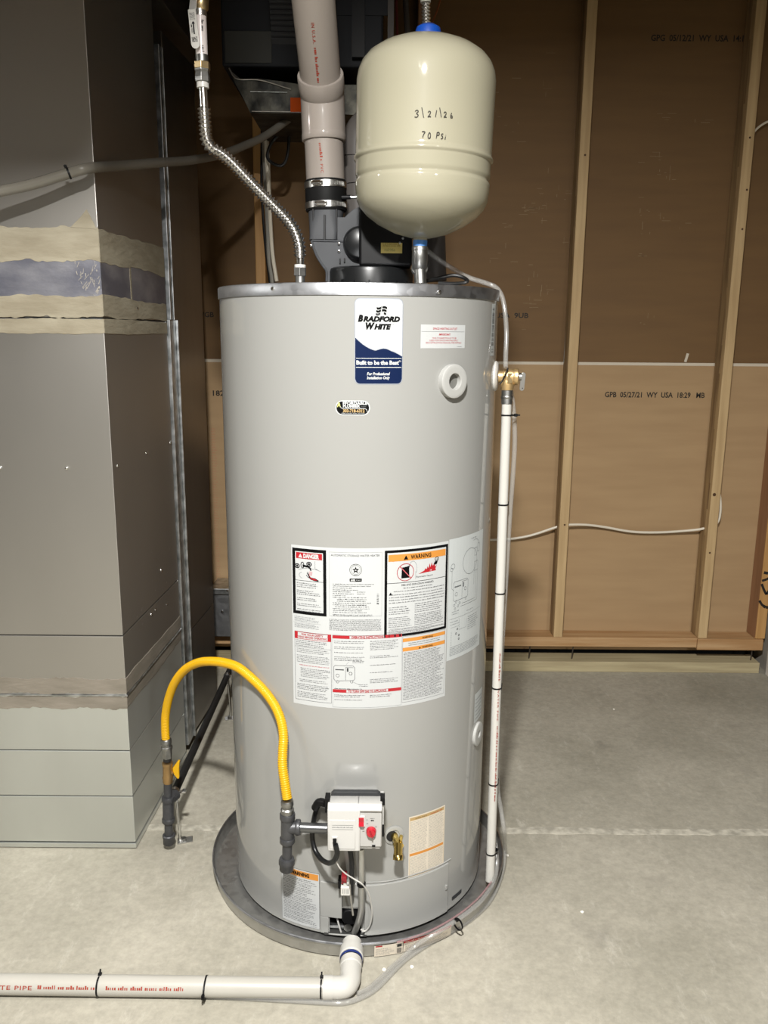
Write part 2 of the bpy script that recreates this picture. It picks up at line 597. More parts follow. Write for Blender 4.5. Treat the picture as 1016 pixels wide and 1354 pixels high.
class Sheet:
    """flat print laid on a surface; fn(u, v, off) -> 3-D point"""

    def __init__(s, fn, step=.012):
        s.fn, s.step = fn, step
        s.lay = {}

    def _g(s, m, k):
        return s.lay.setdefault((m.name, k), (m, G()))[1]

    def rect(s, m, k, u0, v0, u1, v1):
        n = max(1, math.ceil(abs(u1 - u0) / s.step))
        off = .0003 * (k + 1)
        if u1 < u0: u0, u1 = u1, u0
        if v1 < v0: v0, v1 = v1, v0
        v, f = [], []
        for i in range(n + 1):
            u = u0 + (u1 - u0) * i / n
            v += [s.fn(u, v0, off), s.fn(u, v1, off)]
        for i in range(n):
            f.append((2 * i, 2 * i + 2, 2 * i + 3, 2 * i + 1))
        s._g(m, k).add(v, f)

    def frame(s, m, k, u0, v0, u1, v1, t):
        a, b = min(v0, v1), max(v0, v1)
        s.rect(m, k, u0, a, u1, a + t)
        s.rect(m, k, u0, b - t, u1, b)
        s.rect(m, k, u0, a + t, u0 + t, b - t)
        s.rect(m, k, u1 - t, a + t, u1, b - t)

    def poly(s, m, k, pts):
        off = .0003 * (k + 1)
        p3 = [Vector((a, b, 0)) for a, b in pts]
        tri = [tuple(t) for t in tessellate_polygon([p3])]
        out = []
        for t in tri:
            c = (p3[t[1]] - p3[t[0]]).cross(p3[t[2]] - p3[t[0]]).z
            out.append(t if c > 0 else t[::-1])
        s._g(m, k).add([s.fn(a, b, off) for a, b in pts], out)

    def line(s, m, k, pts, t):
        for (a, b), (c, d) in zip(pts, pts[1:]):
            l = math.hypot(c - a, d - b)
            if l < 1e-6: continue
            nx, ny = -(d - b) / l * t / 2, (c - a) / l * t / 2
            n = max(1, math.ceil(l / s.step))
            for i in range(n):
                p = (a + (c - a) * i / n, b + (d - b) * i / n)
                q = (a + (c - a) * (i + 1) / n, b + (d - b) * (i + 1) / n)
                s.poly(m, k, [(p[0] - nx, p[1] - ny), (q[0] - nx, q[1] - ny), (q[0] + nx, q[1] + ny), (p[0] + nx, p[1] + ny)])

    def disc(s, m, k, u, v, r, n=20, ry=None):
        ry = r if ry is None else ry
        s.poly(m, k, [(u + r * math.cos(2 * PI * i / n), v + ry * math.sin(2 * PI * i / n)) for i in range(n)])

    def ring(s, m, k, u, v, r, t, n=24, a0=0, a1=2 * PI, ry=None):
        ry = r if ry is None else ry
        s.line(m, k, [(u + r * math.cos(a0 + (a1 - a0) * i / n), v + ry * math.sin(a0 + (a1 - a0) * i / n)) for i in range(n + 1)], t)

    def rrect(s, m, k, u0, v0, u1, v1, r, n=5):
        """rounded rectangle in columns so that it bends with the surface"""
        us = [u0 + r - r * math.cos(PI / 2 * i / n) for i in range(n + 1)]
        cnt = max(2, math.ceil((u1 - u0 - 2 * r) / s.step))
        us += [u0 + r + (u1 - u0 - 2 * r) * i / cnt for i in range(1, cnt)]
        us += [u1 - r + r * math.sin(PI / 2 * i / n) for i in range(n + 1)]
        off = .0003 * (k + 1)
        v, f = [], []
        for u in us:
            d = max(u0 + r - u, u - (u1 - r), 0)
            h = r - math.sqrt(max(r * r - d * d, 0))
            v += [s.fn(u, v0 + h, off), s.fn(u, v1 - h, off)]
        for i in range(len(us) - 1):
            f.append((2 * i, 2 * i + 2, 2 * i + 3, 2 * i + 1))
        s._g(m, k).add(v, f)

    def text(s, m, k, txt, u, v, h, width=None, align='c', bold=.0, shear=0.0, spacing=1.0, rot=0.0):
        """baseline v, capital height h, fitted to width"""
        V, Fc = glyphs(txt, bold, shear, spacing)
        if not V: return
        x0, x1 = min(p[0] for p in V), max(p[0] for p in V)
        sy = h / .70
        sx = sy if width is None else width / (x1 - x0)
        wd = (x1 - x0) * sx
        o = {'c': -wd / 2, 'l': 0, 'r': -wd}[align]
        off = .0003 * (k + 1)
        cr, sr = math.cos(rot), math.sin(rot)
        out = []
        for x, y in V:
            a, b = o + (x - x0) * sx, y * sy
            out.append(s.fn(u + a * cr - b * sr, v + a * sr + b * cr, off))
        s._g(m, k).add(out, Fc)

    def micro(s, m, k, u0, v1, u1, v0, lines, h=.0016, fill=.95, rag=.25, skip=(), slant=0):
        """rows of fine print too small to read: little strokes in word-long runs"""
        g = s._g(m, k)
        off = .0003 * (k + 1)
        dv = (v1 - v0) / max(lines, 1)
        for i in range(lines):
            if i in skip: continue
            base = v1 - dv * (i + .75)
            end = u0 + (u1 - u0) * (fill - rag * random.random() ** 2)
            u = u0
            while u < end:
                n = random.randint(2, 8)
                for _ in range(n):
                    if u > end: break
                    hh = h * random.choice((.65, .65, .7, 1.0))
                    wd = h * random.choice((.3, .38, .48))
                    b2 = base + slant * (u - u0)
                    g.add([s.fn(u, b2, off), s.fn(u + wd, b2, off), s.fn(u + wd, b2 + hh, off), s.fn(u, b2 + hh, off)], [(0, 1, 2, 3)])
                    u += h * .62
                u += h * .55

    def build(s, parent, base='print', names=None):
        # the sheet's stock is the part, its inks are sub-parts; bare print on a surface is a part itself
        lay = sorted(((k, m, g) for (mn, k), (m, g) in s.lay.items() if g.f), key=lambda t: t[0])
        if not lay: return None
        if lay[0][0] == 0 and parent.parent is None:
            stock = lay[0][2].build(base, lay[0][1], parent, smooth=0)
            for k, m, g in lay[1:]:
                g.build('lettering', m, stock, smooth=0)
            return stock
        for k, m, g in lay:
            g.build(base, m, parent, smooth=0)


def plane_fn(o, ex, ey):
    o, ex, ey = Vector(o), Vector(ex), Vector(ey)
    n = ex.cross(ey).normalized()
    return lambda u, v, off: o + ex * u + ey * v + n * off


def cyl_fn(c, ax, front, r):
    """print on a pipe: u runs along the axis, v around it (arc length) from `front`"""
    c, ax, front = Vector(c), Vector(ax).normalized(), Vector(front).normalized()
    sd = front.cross(ax)
    return lambda u, v, off: c + ax * u + (front * math.cos(v / r) + sd * math.sin(v / r)) * (r + off)

# ================================================================== SETTING
WY, WB = 3.307, 3.396          # front of the studs, back face of the drywall beyond them
fl = G().box(-5, 5, -5, 2.126, -.12, 0).build('floor', CONCRETE, smooth=0)
fl['kind'] = 'structure'
G().box(-5, 5, 2.154, 3.6, -.12, 0).build('slab', CONCRETE, fl, smooth=0)
# the ragged pale joint between the two slabs
jv, jf = [], []
nj = 320
for i in range(nj + 1):
    x = -5 + 10 * i / nj
    a, b = random.uniform(-.0035, .0035), random.uniform(-.0035, .0035)
    jv += [(x, 2.126 + a, -.02), (x, 2.126 + a, .0015), (x, 2.154 + b, .0015), (x, 2.154 + b, -.02)]
for i in range(nj):
    for k in range(3):
        jf.append((i * 4 + k, i * 4 + 4 + k, i * 4 + 5 + k, i * 4 + 1 + k))
G().add(jv, jf).build('control_joint', JOINT, fl, smooth=0, fix=True)

wr = G().box(1.63, 1.75, 3.05, 3.6, 0, 2.75).build('wall_right', WALLCON, smooth=0)
wr['kind'] = 'structure'
FARCON = mat('far wall concrete', '#6d6860', .8, col2='#77726a', scale=3)
for nm, bx in (('wall_east', (5, 5.12, -5, 3.6)), ('wall_west', (-5.12, -5, -5, 3.6)), ('wall_front', (-5.12, 5.12, -5.12, -5)), ('wall_north', (1.75, 5.12, 3.6, 3.72))):
    o = G().box(*bx, 0, 2.75).build(nm, FARCON, smooth=0)
    o['kind'] = 'structure'
ce = G().box(-5.12, 5.12, -5.12, 3.72, 2.75, 2.8).build('ceiling', CEIL, smooth=0)
ce['kind'] = 'structure'
for k in range(-12, 9):
    y = .05 + .203 + .406 * k
    G().box(-5, 5, y - .019, y + .019, 2.53, 2.75).build('joist', PINE, ce, smooth=0)
G().box(-1.9, -.20, .50, 1.0, 2.318, 2.70).build('added_light_blocker', DUCT_F, ce, smooth=0)  # unseen box added to keep the main lamp off the upper left duct
wb = struct('wall_back', (0, 3.35, 0))
SEAMZ = 1.283
# drywall sheets seen from behind
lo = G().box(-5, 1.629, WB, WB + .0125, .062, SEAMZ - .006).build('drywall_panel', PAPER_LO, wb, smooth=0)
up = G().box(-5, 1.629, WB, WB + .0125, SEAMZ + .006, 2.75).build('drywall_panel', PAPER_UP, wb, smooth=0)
G().box(-5, 1.629, WB + .002, WB + .0135, SEAMZ - .0065, SEAMZ + .0065).build('joint_tape', SEAM, wb, smooth=0)
G().box(-5, 1.629, WB + .10, WB + .14, 0, 2.75).build('backing', BLACK_GAP, wb, smooth=0)


def stud(x0, y0=WY, y1=WB - .001, z0=.149, z1=2.74, m=PINE, ms=None, x1=None):
    x1 = x0 + .0381 if x1 is None else x1
    return G().box(x0, x1, y0, y1, z0, z1).build('stud', m, wb, smooth=0, bevel=.003)


studs = {}
for k, x in enumerate((-1.720, -1.110, -.5007, .1089, .7185, 1.3281)):
    studs[k] = stud(x, m=(PINE_SIDE if k < 2 else ORANGEWOOD if k == 2 else FIR if k == 3 else PINE))
studs[6] = stud(1.569, m=ORANGEWOOD, x1=1.610)
# rough side of the two pine studs: bark-edged strips on the left faces
for k in (4, 5):
    x = .7185 if k == 4 else 1.3281
    g = G()
    zs = [.15 + i * .11 for i in range(24)]
    for a, b in zip(zs, zs[1:]):
        e0, e1 = random.uniform(.0, .018), random.uniform(.0, .018)
        g.add([(x - .0006, WY + .02 + e0, a), (x - .0006, WB - .004, a), (x - .0006, WB - .004, b), (x - .0006, WY + .02 + e1, b)], [(0, 1, 2, 3)])
    g.build('wane', PINE_SIDE, studs[k], smooth=0)
G().box(1.5688, 1.5692, WY + .004, WB - .002, .152, 2.7).build('stud_face', FIR, studs[6], smooth=0)


def spot(px, py, Y, r, m, parent, name='knot', ry=None):
    p = aty(px, py, Y)
    s = Sheet(plane_fn((p.x, Y, p.z), (1, 0, 0), (0, 0, 1)))
    s.disc(m, 1, 0, 0, r, 14, ry)
    return s.build(parent, name)


for px, py, k in ((774, 205, 4), (992, 182, 5), (988, 251, 5), (982, 303, 5), (939, 731, 5), (945, 654, 5), (747, 694, 4)):
    spot(px, py, WY, .004 if py != 654 else .007, KNOT, studs[k])
# hand-painted lumber marks on the corner stud
ms = Sheet(plane_fn((1.569, WY, 0), (1, 0, 0), (0, 0, 1)))
zz = lambda py: aty(1006, py, WY).z
for (a, b, c, d, t) in ((.006, 757, .040, 757, .012), (.002, 768, .040, 762, .010), (.002, 772, .026, 786, .010), (.026, 786, .041, 776, .010), (.0, 794, .018, 801, .010), (.018, 801, .041, 803, .012)):
    ms.line(SPRAY, 1, [(a, zz(b)), ((a + c) / 2, (zz(b) + zz(d)) / 2 - .003), (c, zz(d))], t)
ms.build(studs[6], 'lumber_mark')
# plates, the gap under the floating wall and the nails across it
pl = G().box(-5, 1.325, WY, WB, .108, .149).build('bottom_plate', PLATE, wb, smooth=0, bevel=.002)
G().box(1.3255, 1.602, WY - .006, WB, .100, .1485).build('bottom_plate', PLATE, wb, smooth=0, bevel=.002)
G().box(-5, 1.594, WY - .012, WB, 0, .046).build('sill_plate', TREATED, wb, smooth=0, bevel=.002)
g = G()
for px, py in ((757, 861), (994, 862), (700, 861)):
    p = aty(px, py, WY + .02)
    G().rod((p.x, WY + .02, .046), (p.x + .003, WY + .02, .108), .0028, 8).build('nail', STEEL_NAIL, wb)
# stamped lot numbers on the paper
for txt, px0, px1, py, h, par in (('GPB  05/27/21  WY  USA  18:29   MB', 800, 932, 525, .021, lo), ('GPG  05/12/21  WY  USA  14:11', 861, 988, 54, .021, up),
                                  ('USA  9UB', 655, 699, 420, .019, up), ('21/GB', 258, 283, 419, .019, up), ('A   1823', 262, 302, 523, .021, lo)):
    p, q = aty(px0, py, WB), aty(px1, py, WB)
    s = Sheet(plane_fn((p.x, WB, p.z), (1, 0, 0), (0, 0, 1)))
    s.text(INK, 1, txt, 0, 0, h, (q.x - p.x), 'l', bold=.022)
    s.build(par, 'stamp')
# pale scuffs where the paper was torn
s = Sheet(plane_fn((0, WB, 0), (1, 0, 0), (0, 0, 1)))
for i in range(46):
    cx, cy = random.choice(((690, 90), (700, 250), (720, 300), (860, 250), (850, 330), (700, 400), (720, 150)))
    p = aty(cx + random.gauss(0, 32), cy + random.gauss(0, 45), WB)
    if any(x - .01 < p.x < x + .06 for x in (.1089, .7185, 1.3281)): continue
    for j in range(random.randint(1, 4)):
        a = p.x + random.gauss(0, .02)
        b = p.z + random.gauss(0, .01)
        if random.random() < .6: s.rect(SCUFF, 0, a, b, a + random.uniform(.004, .035), b + random.uniform(.0007, .0018))
        else: s.rect(SCUFF, 0, a, b, a + random.uniform(.0007, .0018), b + random.uniform(.006, .03))
s.build(up, 'paper_scuffs')
# red stripe of print down the sheet left of the heater
p, q = aty(279, 565, WB), aty(289, 770, WB)
s = Sheet(plane_fn((p.x, WB, 0), (1, 0, 0), (0, 0, 1)))
s.micro(mat('faded red print', '#a9785a', .7), 1, 0, p.z, .02, q.z, 60, h=.006)
s.build(lo, 'stamp')
p = aty(908, 473, WB)
tag(G().obox((p.x, WB - .002, p.z), (.005, 0, -.0012), (0, .0006, 0), (.004, 0, .017)).build('tape_scrap', SEAM),
    'scrap of white tape stuck at the drywall seam between two studs', 'tape')
# trim beyond the end of the wall
t1 = G().box(1.618, 1.6295, WY - .06, WY - .02, 0, .155).build('trim_1', WHITETRIM, smooth=0)
t1['kind'] = 'structure'


# cable stapled through the studs
def cable(name, pts, r, m, label, n=8, cat='cable', step=6, group=None):
    return tag(G().tube(spline(pts, step), r, n).build(name, m), label, cat, group)


cable('wall_cable', [aty(640, 714, 3.372), aty(672, 713, 3.372), aty(702, 708, 3.365), aty(736, 697, 3.352), aty(752, 694, 3.352), aty(775, 694, 3.36),
                     aty(800, 697, 3.37), aty(835, 703, 3.372), aty(870, 704, 3.372), aty(905, 702, 3.365), aty(930, 699, 3.35), aty(948, 692, 3.35), aty(953, 676, 3.352), aty(952, 655, 3.36), aty(946, 640, 3.37)],
      .0052, CABLE_W, 'white electrical cable running sideways through the studs below the drywall seam')
cable('wall_cable', [aty(996, 176, 3.37), aty(1005, 167, 3.365), aty(1018, 160, 3.36), aty(1040, 155, 3.36)], .004, CABLE_W,
      'short white cable bending out beside the upper right stud')
cable('wall_cable', [aty(746, 480, 3.385), aty(750, 420, 3.385), aty(757, 320, 3.385), aty(765, 200, 3.385), aty(772, 60, 3.385), aty(776, -20, 3.385)], .0022, CABLE_G,
      'thin grey wire running up along the left side of the middle stud')

# ================================================================== DUCT ON THE LEFT
du = thing('return_duct', 'tall square grey sheet metal duct filling the left side of the room', 'duct', (-1.0, 2.3, 0))


def ductpoly(z, e=0.0, y1=2.55):
    return [(-1.35, 2.041 - e, z), (-.677 + e, 2.041 - e, z), (-.657 + e, y1, z), (-1.35, y1, z)]


G().prism(ductpoly(.004, -.004), (0, 0, 2.735)).build('liner', DUCT_CORE, du, smooth=0, fix=True)
levels = [(.020, .157, DUCT_L), (.160, .292, DUCT_L), (.295, .451, DUCT_L), (.455, .618, DUCT_F), (.621, 1.423, DUCT_F), (1.427, 2.74, DUCT_F)]
panels = []
for a, b, m in levels:
    panels.append(G().prism(ductpoly(a), (0, 0, b - a)).build('sheet_panel', m, du, smooth=0, fix=True, bevel=.0015))
# rolled lip at the floor and standing seam
G().prism(ductpoly(.003, .002), (0, 0, .013)).build('base_lip', DUCT_L, du, smooth=0, fix=True, bevel=.001)
G().prism(ductpoly(.4515, .004), (0, 0, .004)).build('standing_seam', DUCT_T, du, smooth=0, fix=True, bevel=.001)


def mast(name, m, z0, z1, jag=.006, thick=.0012, xs=(-1.35, -.677), side=2.55, n=70, par=None):
    """a smeared strip with ragged edges wrapped round the duct's corner"""
    front = [(xs[0] + (xs[1] - xs[0]) * i / n, 2.041 - thick) for i in range(n + 1)]
    sd = [(-.677 + thick + .020 * i / 16, 2.041 + (side - 2.041) * i / 16) for i in range(17)] if side else []
    row = front + sd
    v, f = [], []
    ph = random.uniform(0, 9)
    for i, (x, y) in enumerate(row):
        a = jag * (random.uniform(-1, 1) * .8 + .8 * math.sin(i * .45 + ph))
        b = jag * (random.uniform(-1, 1) * .8 + .8 * math.sin(i * .31 + ph * 2))
        nx, ny = (0, 1) if i <= n else (-1, 0)
        v += [(x, y, z0 + a), (x, y, z1 + b), (x + nx * thick, y + ny * thick, z1 + b + .0004), (x + nx * thick, y + ny * thick, z0 + a - .0004)]
    for i in range(len(row) - 1):
        for k in range(4):
            j = (k + 1) % 4
            f.append((i * 4 + k, i * 4 + j, i * 4 + 4 + j, i * 4 + 4 + k))
    return G().add(v, f).build(name, m, par or du, smooth=25, fix=True)


GREYMASTIC = mat('grey mastic', '#6f695e', .6, col2='#7f786d', scale=9, detail=8, stretch=(1, 1, 3), bump=.3, bscale=40, spec=.3)
mast('foil_band', FOILB, 1.445, 1.575, .001, .0009)
mast('mastic_strip', MASTIC, 1.556, 1.632, .0035, .0016)
mast('mastic_strip', MASTIC, 1.427, 1.476, .0030, .0016)
mast('mastic_strip', MASTIC, 1.388, 1.4225, .0015, .0014)
mast('mastic_strip', GREYMASTIC, .458, .500, .0025, .0012)
mast('mastic_strip', GREYMASTIC, .416, .449, .003, .0012)
# the mastic dab that crosses the foil on the side
G().obox((-.6695, 2.27, 1.51), (.0018, 0, 0), (0, .028, 0), (0, 0, .065)).build('mastic_dab', MASTIC, du, smooth=0, bevel=.001)
v = [(-.74, 2.0385, 1.632), (-.715, 2.0385, 1.655), (-.700, 2.0385, 1.672), (-.684, 2.0385, 1.640), (-.680, 2.0385, 1.628)]
G().prism(v, (0, .002, 0)).build('mastic_dab', MASTIC, du, smooth=0, fix=True)
for (x, y, z, ax) in [(-.957, 2.041, 1.060, 'f'), (-.791, 2.041, 1.060, 'f'), (-.6765, 2.075, 1.062, 's'), (-.668, 2.303, 1.062, 's'), (-.658, 2.53, 1.062, 's'), (-.668, 2.29, 1.455, 's'), (-.664, 2.38, .70, 's'), (-.668, 2.27, .60, 's'), (-.668, 2.31, .60, 's'), (-.664, 2.42, .58, 's')]:
    nrm = (0, -1, 0) if ax == 'f' else (1, 0, 0)
    G().lathe([(0, .0045), (.003, .004), (.0048, .002), (.005, -.001)], (x, y, z), nrm, 10).build('screw', CHROME, du)
# scratches on the side and a corner clip
g = G()
for i in range(40):
    y = random.uniform(2.12, 2.5)
    z = random.choice((random.gauss(.62, .05), random.gauss(.72, .05)))
    x = -.677 + .020 * (y - 2.041) / .509 + .0004
    l = random.uniform(.002, .007)
    g.add([(x, y, z), (x, y + l, z + l * random.uniform(.3, 1)), (x, y + l, z + l + .0012), (x, y, z + .0012)], [(0, 1, 2, 3)])
g.build('scratches', DUCT_T, du, smooth=0, kind='stuff')
g = G()
for i in range(46):      # pale scrapes of dry mastic round the corner of the foil band
    x, z = random.uniform(-.735, -.680), random.gauss(1.515, .035)
    l, t = random.uniform(.004, .020), random.uniform(.0006, .0016)
    if not 1.45 < z < 1.575: continue
    a = random.uniform(-.9, .9)
    dx, dz = l * math.sin(a), l * math.cos(a)
    g.add([(x, 2.0396, z), (x + t, 2.0396, z), (min(x + dx + t, -.677), 2.0396, z + dz), (min(x + dx, -.677), 2.0396, z + dz)], [(0, 1, 2, 3)])
g.build('scrapes', mat('dry mastic', '#a39c8f', .8), du, smooth=0, kind='stuff')
fx = G()
fx.box(-.72, -.6500, 2.562, 2.634, .035, 1.43)
fx.box(-.72, -.6555, 2.60, 2.634, 1.43, 2.20)
fx.box(-.6555, -.6520, 2.629, 2.634, 1.43, 2.20)
fx.box(-.6500, -.6420, 2.628, 2.634, .035, 1.43)
tag(fx.build('corner_flange', DUCT_T, smooth=0, bevel=.0015), 'bright upright zinc flange strip behind the big grey duct', 'flange')
fl2 = thing('furnace_cabinet', 'brownish reflective metal cabinet standing behind the grey duct', 'furnace', (-1, 2.8, 0))
fp = lambda z, e=0: [(-1.35, 2.664 - e, z), (-.662 + e, 2.664 - e, z), (-.641 + e, 2.99 + e, z), (-1.35, 2.99 + e, z)]
G().prism(fp(.02), (0, 0, .37)).build('door_panel', BROWN_METAL, fl2, smooth=0, fix=True, bevel=.002)
G().prism(fp(.394), (0, 0, 1.86)).build('casing', BROWN_METAL, fl2, smooth=0, fix=True, bevel=.002)
G().prism(fp(.0, -.03), (0, 0, .025)).build('foot', DUCT_CORE, fl2, smooth=0, fix=True)
tag(G().box(-1.35, -.655, 2.64, 3.25, 2.335, 2.70).build('overhead_trunk', BROWN_METAL, smooth=0, bevel=.003),
    'dark sheet metal trunk duct overhead above the furnace cabinet', 'duct')

# ================================================================== DARK UNIT UP AT THE CEILING, BEHIND THE VENT PIPE
cu = thing('ceiling_unit', 'dark grey ceiling unit with louvers behind the white vent pipe', 'air unit', (-.25, 2.95, 2.10))
UY = 2.80
p0, p1 = aty(294, 90, UY), aty(519, 90, UY)
G().box(p0.x, p1.x - .03, UY, 3.25, 2.20, 2.72).build('housing', DARK_UNIT, cu, smooth=0, bevel=.006)
a, b = aty(297, 41, UY), aty(360, 84, UY)
G().box(a.x, b.x, UY - .005, UY, b.z, a.z).build('cover_plate', DARK_SQ, cu, smooth=0, bevel=.002)
a, b = aty(356, -5, UY), aty(393, 57, UY)
G().box(a.x, b.x, UY - .0015, UY + .001, b.z, a.z).build('louver_recess', BLACK_GAP, cu, smooth=0)
for i in range(8):
    py = 2 + i * 7.3
    a, b = aty(357 + i * .4, py, UY), aty(391, py + 4, UY)
    G().obox(((a.x + b.x) / 2 + .02, UY - .006, (a.z + b.z) / 2), ((b.x - a.x) / 2 + .02, 0, 0), (0, .008, -.004), (0, .0016, .0035)).build('slat', SLATM, cu, smooth=0)
G().box(aty(445, 20, UY).x, aty(515, 20, UY).x, UY - .004, UY, aty(480, 21, UY).z, 2.6).build('side_plate', DARK_UNIT, cu, smooth=0, bevel=.002)
G().box(aty(466, 20, UY).x, aty(483, 20, UY).x, UY - .03, UY, 2.22, 2.6).build('post', BLACK, cu, smooth=0)
G().box(aty(513, 20, UY).x, aty(521, 20, UY).x, UY - .01, UY + .02, 2.10, 2.70).build('white_edge', PVC_G, cu, smooth=0)
# foil wrapped collar below it
cl = thing('foil_collar', 'crinkled foil wrapped duct collar hanging under the dark ceiling unit', 'duct', (-.3, 2.95, 2.1))
pts = [aty(x, y, 2.78) for x, y in ((303, 92), (312, 112), (322, 130), (331, 149), (400, 150), (480, 152), (480, 112), (400, 112), (375, 108), (345, 104), (318, 104))]
g = G().prism(pts, (0, .40, 0))
g.build('wrap', FOIL_D, cl, smooth=0, fix=True)
a = aty(315, 104, 2.775)
b = aty(372, 112, 2.775)
G().tube(spline([aty(303, 90, 2.775), aty(309, 101, 2.775), aty(318, 105, 2.775), aty(345, 106, 2.775), aty(385, 118, 2.775)], 6), .0022, 6).build('seam', DUCT_F, cl)
G().tube([aty(331, 121, 2.775), aty(380, 122, 2.775)], .0012, 6).build('seam', DUCT_T, cl)
G().tube([aty(333, 147, 2.775), aty(400, 148, 2.775)], .0016, 6).build('seam', DUCT_F, cl)
a, b = aty(384, 129, 2.772), aty(402, 148, 2.772)
G().box(a.x, b.x, 2.772, 2.78, b.z, a.z).build('orange_tape', ORANGE_TAPE, cl, smooth=0, label='orange tape patch')

# wires hanging behind the vent pipe
cable('hanging_wire', [aty(352, 150, 3.2), aty(349, 180, 3.2), aty(351, 240, 3.2), aty(354, 300, 3.2), aty(356, 345, 3.2), aty(360, 372, 3.2), aty(362, 420, 3.2)], .0075, CABLE_G,
      'grey cable hanging down the wall beside the orange stud')
cable('hanging_wire', [aty(347, 150, 3.22), aty(346, 240, 3.22), aty(349, 300, 3.22), aty(354, 350, 3.22), aty(361, 400, 3.22)], .005, CABLE_B,
      'black cable hanging straight against the orange stud')
cable('hanging_wire', [aty(383, 140, 3.1), aty(383, 165, 3.1), aty(381, 200, 3.1), aty(376, 216, 3.1), aty(368, 219, 3.1), aty(356, 212, 3.1), aty(354, 203, 3.1), aty(360, 188, 3.1), aty(372, 176, 3.1), aty(381, 168, 3.1)], .0055, CABLE_B,
      'looped black cord hanging left of the vent pipe', step=8)
cable('hanging_wire', [aty(372, 148, 3.15), aty(358, 158, 3.15), aty(351, 172, 3.15), aty(352, 200, 3.15), aty(356, 260, 3.15), aty(360, 330, 3.15), aty(366, 372, 3.15)], .007, CABLE_W,
      'white cable curving from the foil collar down the wall')
cable('hanging_wire', [aty(378, 149, 3.17), aty(362, 160, 3.17), aty(354, 176, 3.17), aty(356, 230, 3.17), aty(358, 300, 3.17)], .005, CABLE_W,
      'second white cable curving beside it behind the looped black cord')
cable('wall_riser', [aty(536, -10, 3.25), aty(539, 40, 3.25), aty(543, 75, 3.25), aty(545, 130, 3.25)], .010, PVC_G, 'grey conduit rising behind the top of the cream tank')
cable('wall_riser', [aty(524, -10, 3.27), aty(526, 60, 3.27), aty(528, 110, 3.27)], .005, mat('red wire', '#6d2f2b', .5), 'dark red wire beside the grey conduit above the cream tank')
cable('wall_riser', [aty(585, -10, 3.29), aty(578, 15, 3.29), aty(570, 35, 3.29), aty(566, 60, 3.29)], .003, mat('orange wire', '#8a4a1e', .5), 'thin orange wire slanting behind the flexible connector above the cream tank')

# clear tube slung from the duct to the ceiling unit
tb = thing('drain_tube', 'cloudy grey tube slung across the duct towards the vent pipe', 'tube', (-.6, 2.2, 1.75))
G().tube(spline([aty(-330, 330, 1.90), aty(-160, 290, 1.91), aty(-40, 262, 1.93), aty(0, 253, 1.95), aty(45, 243, 1.965), aty(91, 229, 1.98), aty(120, 222, 2.0), aty(160, 219, 2.15), aty(210, 215, 2.3), aty(250, 212, 2.45), aty(290, 205, 2.6), aty(322, 193, 2.7), aty(350, 180, 2.8), aty(385, 155, 2.9), aty(398, 140, 2.93)], 8), [.0118][0], 14).build('tube', VINYL_D, tb)


def tie(name, c, axis, r, label, head_dir, tail=.012, r_in=None, group=None, w=.0022, flat=None):
    """a black cable tie: band, head block and clipped tail"""
    t = thing(name, label, 'cable tie', c, group)
    x, y, a = basis(axis)
    if flat:      # an oval band: extra reach along flat direction
        d = Vector(flat)
        pts = []
        for i in range(25):
            q = 2 * PI * i / 24
            e = head_dir_n = Vector(head_dir).normalized()
            sd = a.cross(e)
            pts.append(Vector(c) + e * math.cos(q) * (r) + sd * math.sin(q) * r + d * max(0, math.cos(q)))
        G().strip(pts, w * 2, .0012, up=lambda i: (pts[i] - Vector(c))).build('band', BLACK, t)
    else:
        G().lathe([(r, -w), (r + .0013, -w), (r + .0013, w), (r, w)], c, axis, 24, closed=True).build('band', BLACK, t)
    h = Vector(head_dir).normalized()
    k = Vector(c) + h * (r + .003) + (Vector(flat) if flat else Vector())
    sd = a.cross(h).normalized()
    G().obox(k, h * .0032, Vector(a).normalized() * .0034, sd * .0042).build('head', BLACK, t, smooth=0, bevel=.0006)
    if tail:
        G().obox(k + h * (tail / 2), h * (tail / 2), Vector(a).normalized() * .0017, sd * .0007).build('tail', BLACK, t, smooth=0)
    return t


c = aty(91, 229, 1.98)
tie('cable_tie', c, (aty(120, 222, 2.0) - aty(45, 243, 1.965)), .0121, 'black cable tie round the cloudy tube on the big duct', (-.3, -.4, .9), .004)

# ================================================================== DRAIN PAN AND WATER HEATER
pan = thing('drain_pan', 'round galvanized drain pan under the big grey water heater', 'drain pan', (TX, TY, 0))
G().lathe([(0, .0005), (.379, .0005), (.3835, .004), (.3875, .0385), (.3865, .0385), (.3822, .0045), (.378, .0026), (0, .0026)], (TX, TY, 0), (0, 0, 1), 128).build('dish', GALV_PAN, pan)
ring = [Vector((TX + .3882 * math.cos(2 * PI * i / 160), TY + .3882 * math.sin(2 * PI * i / 160), .0395)) for i in range(161)]
G().tube(ring, .0032, 8, False).build('rolled_lip', GALV, pan)
# stickers round the front of the pan
pf = lambda u, v, off: Vector((TX + (.384 + .0875 * v + .0012 + off) * math.sin(u / .386), TY - (.384 + .0875 * v + .0012 + off) * math.cos(u / .386), v))


def panu(px, z=.02):
    p = atz(px, 1258, z)
    return math.asin((atz(px, 1262 if px < 540 else 1250, z).x - TX) / .386) * .386


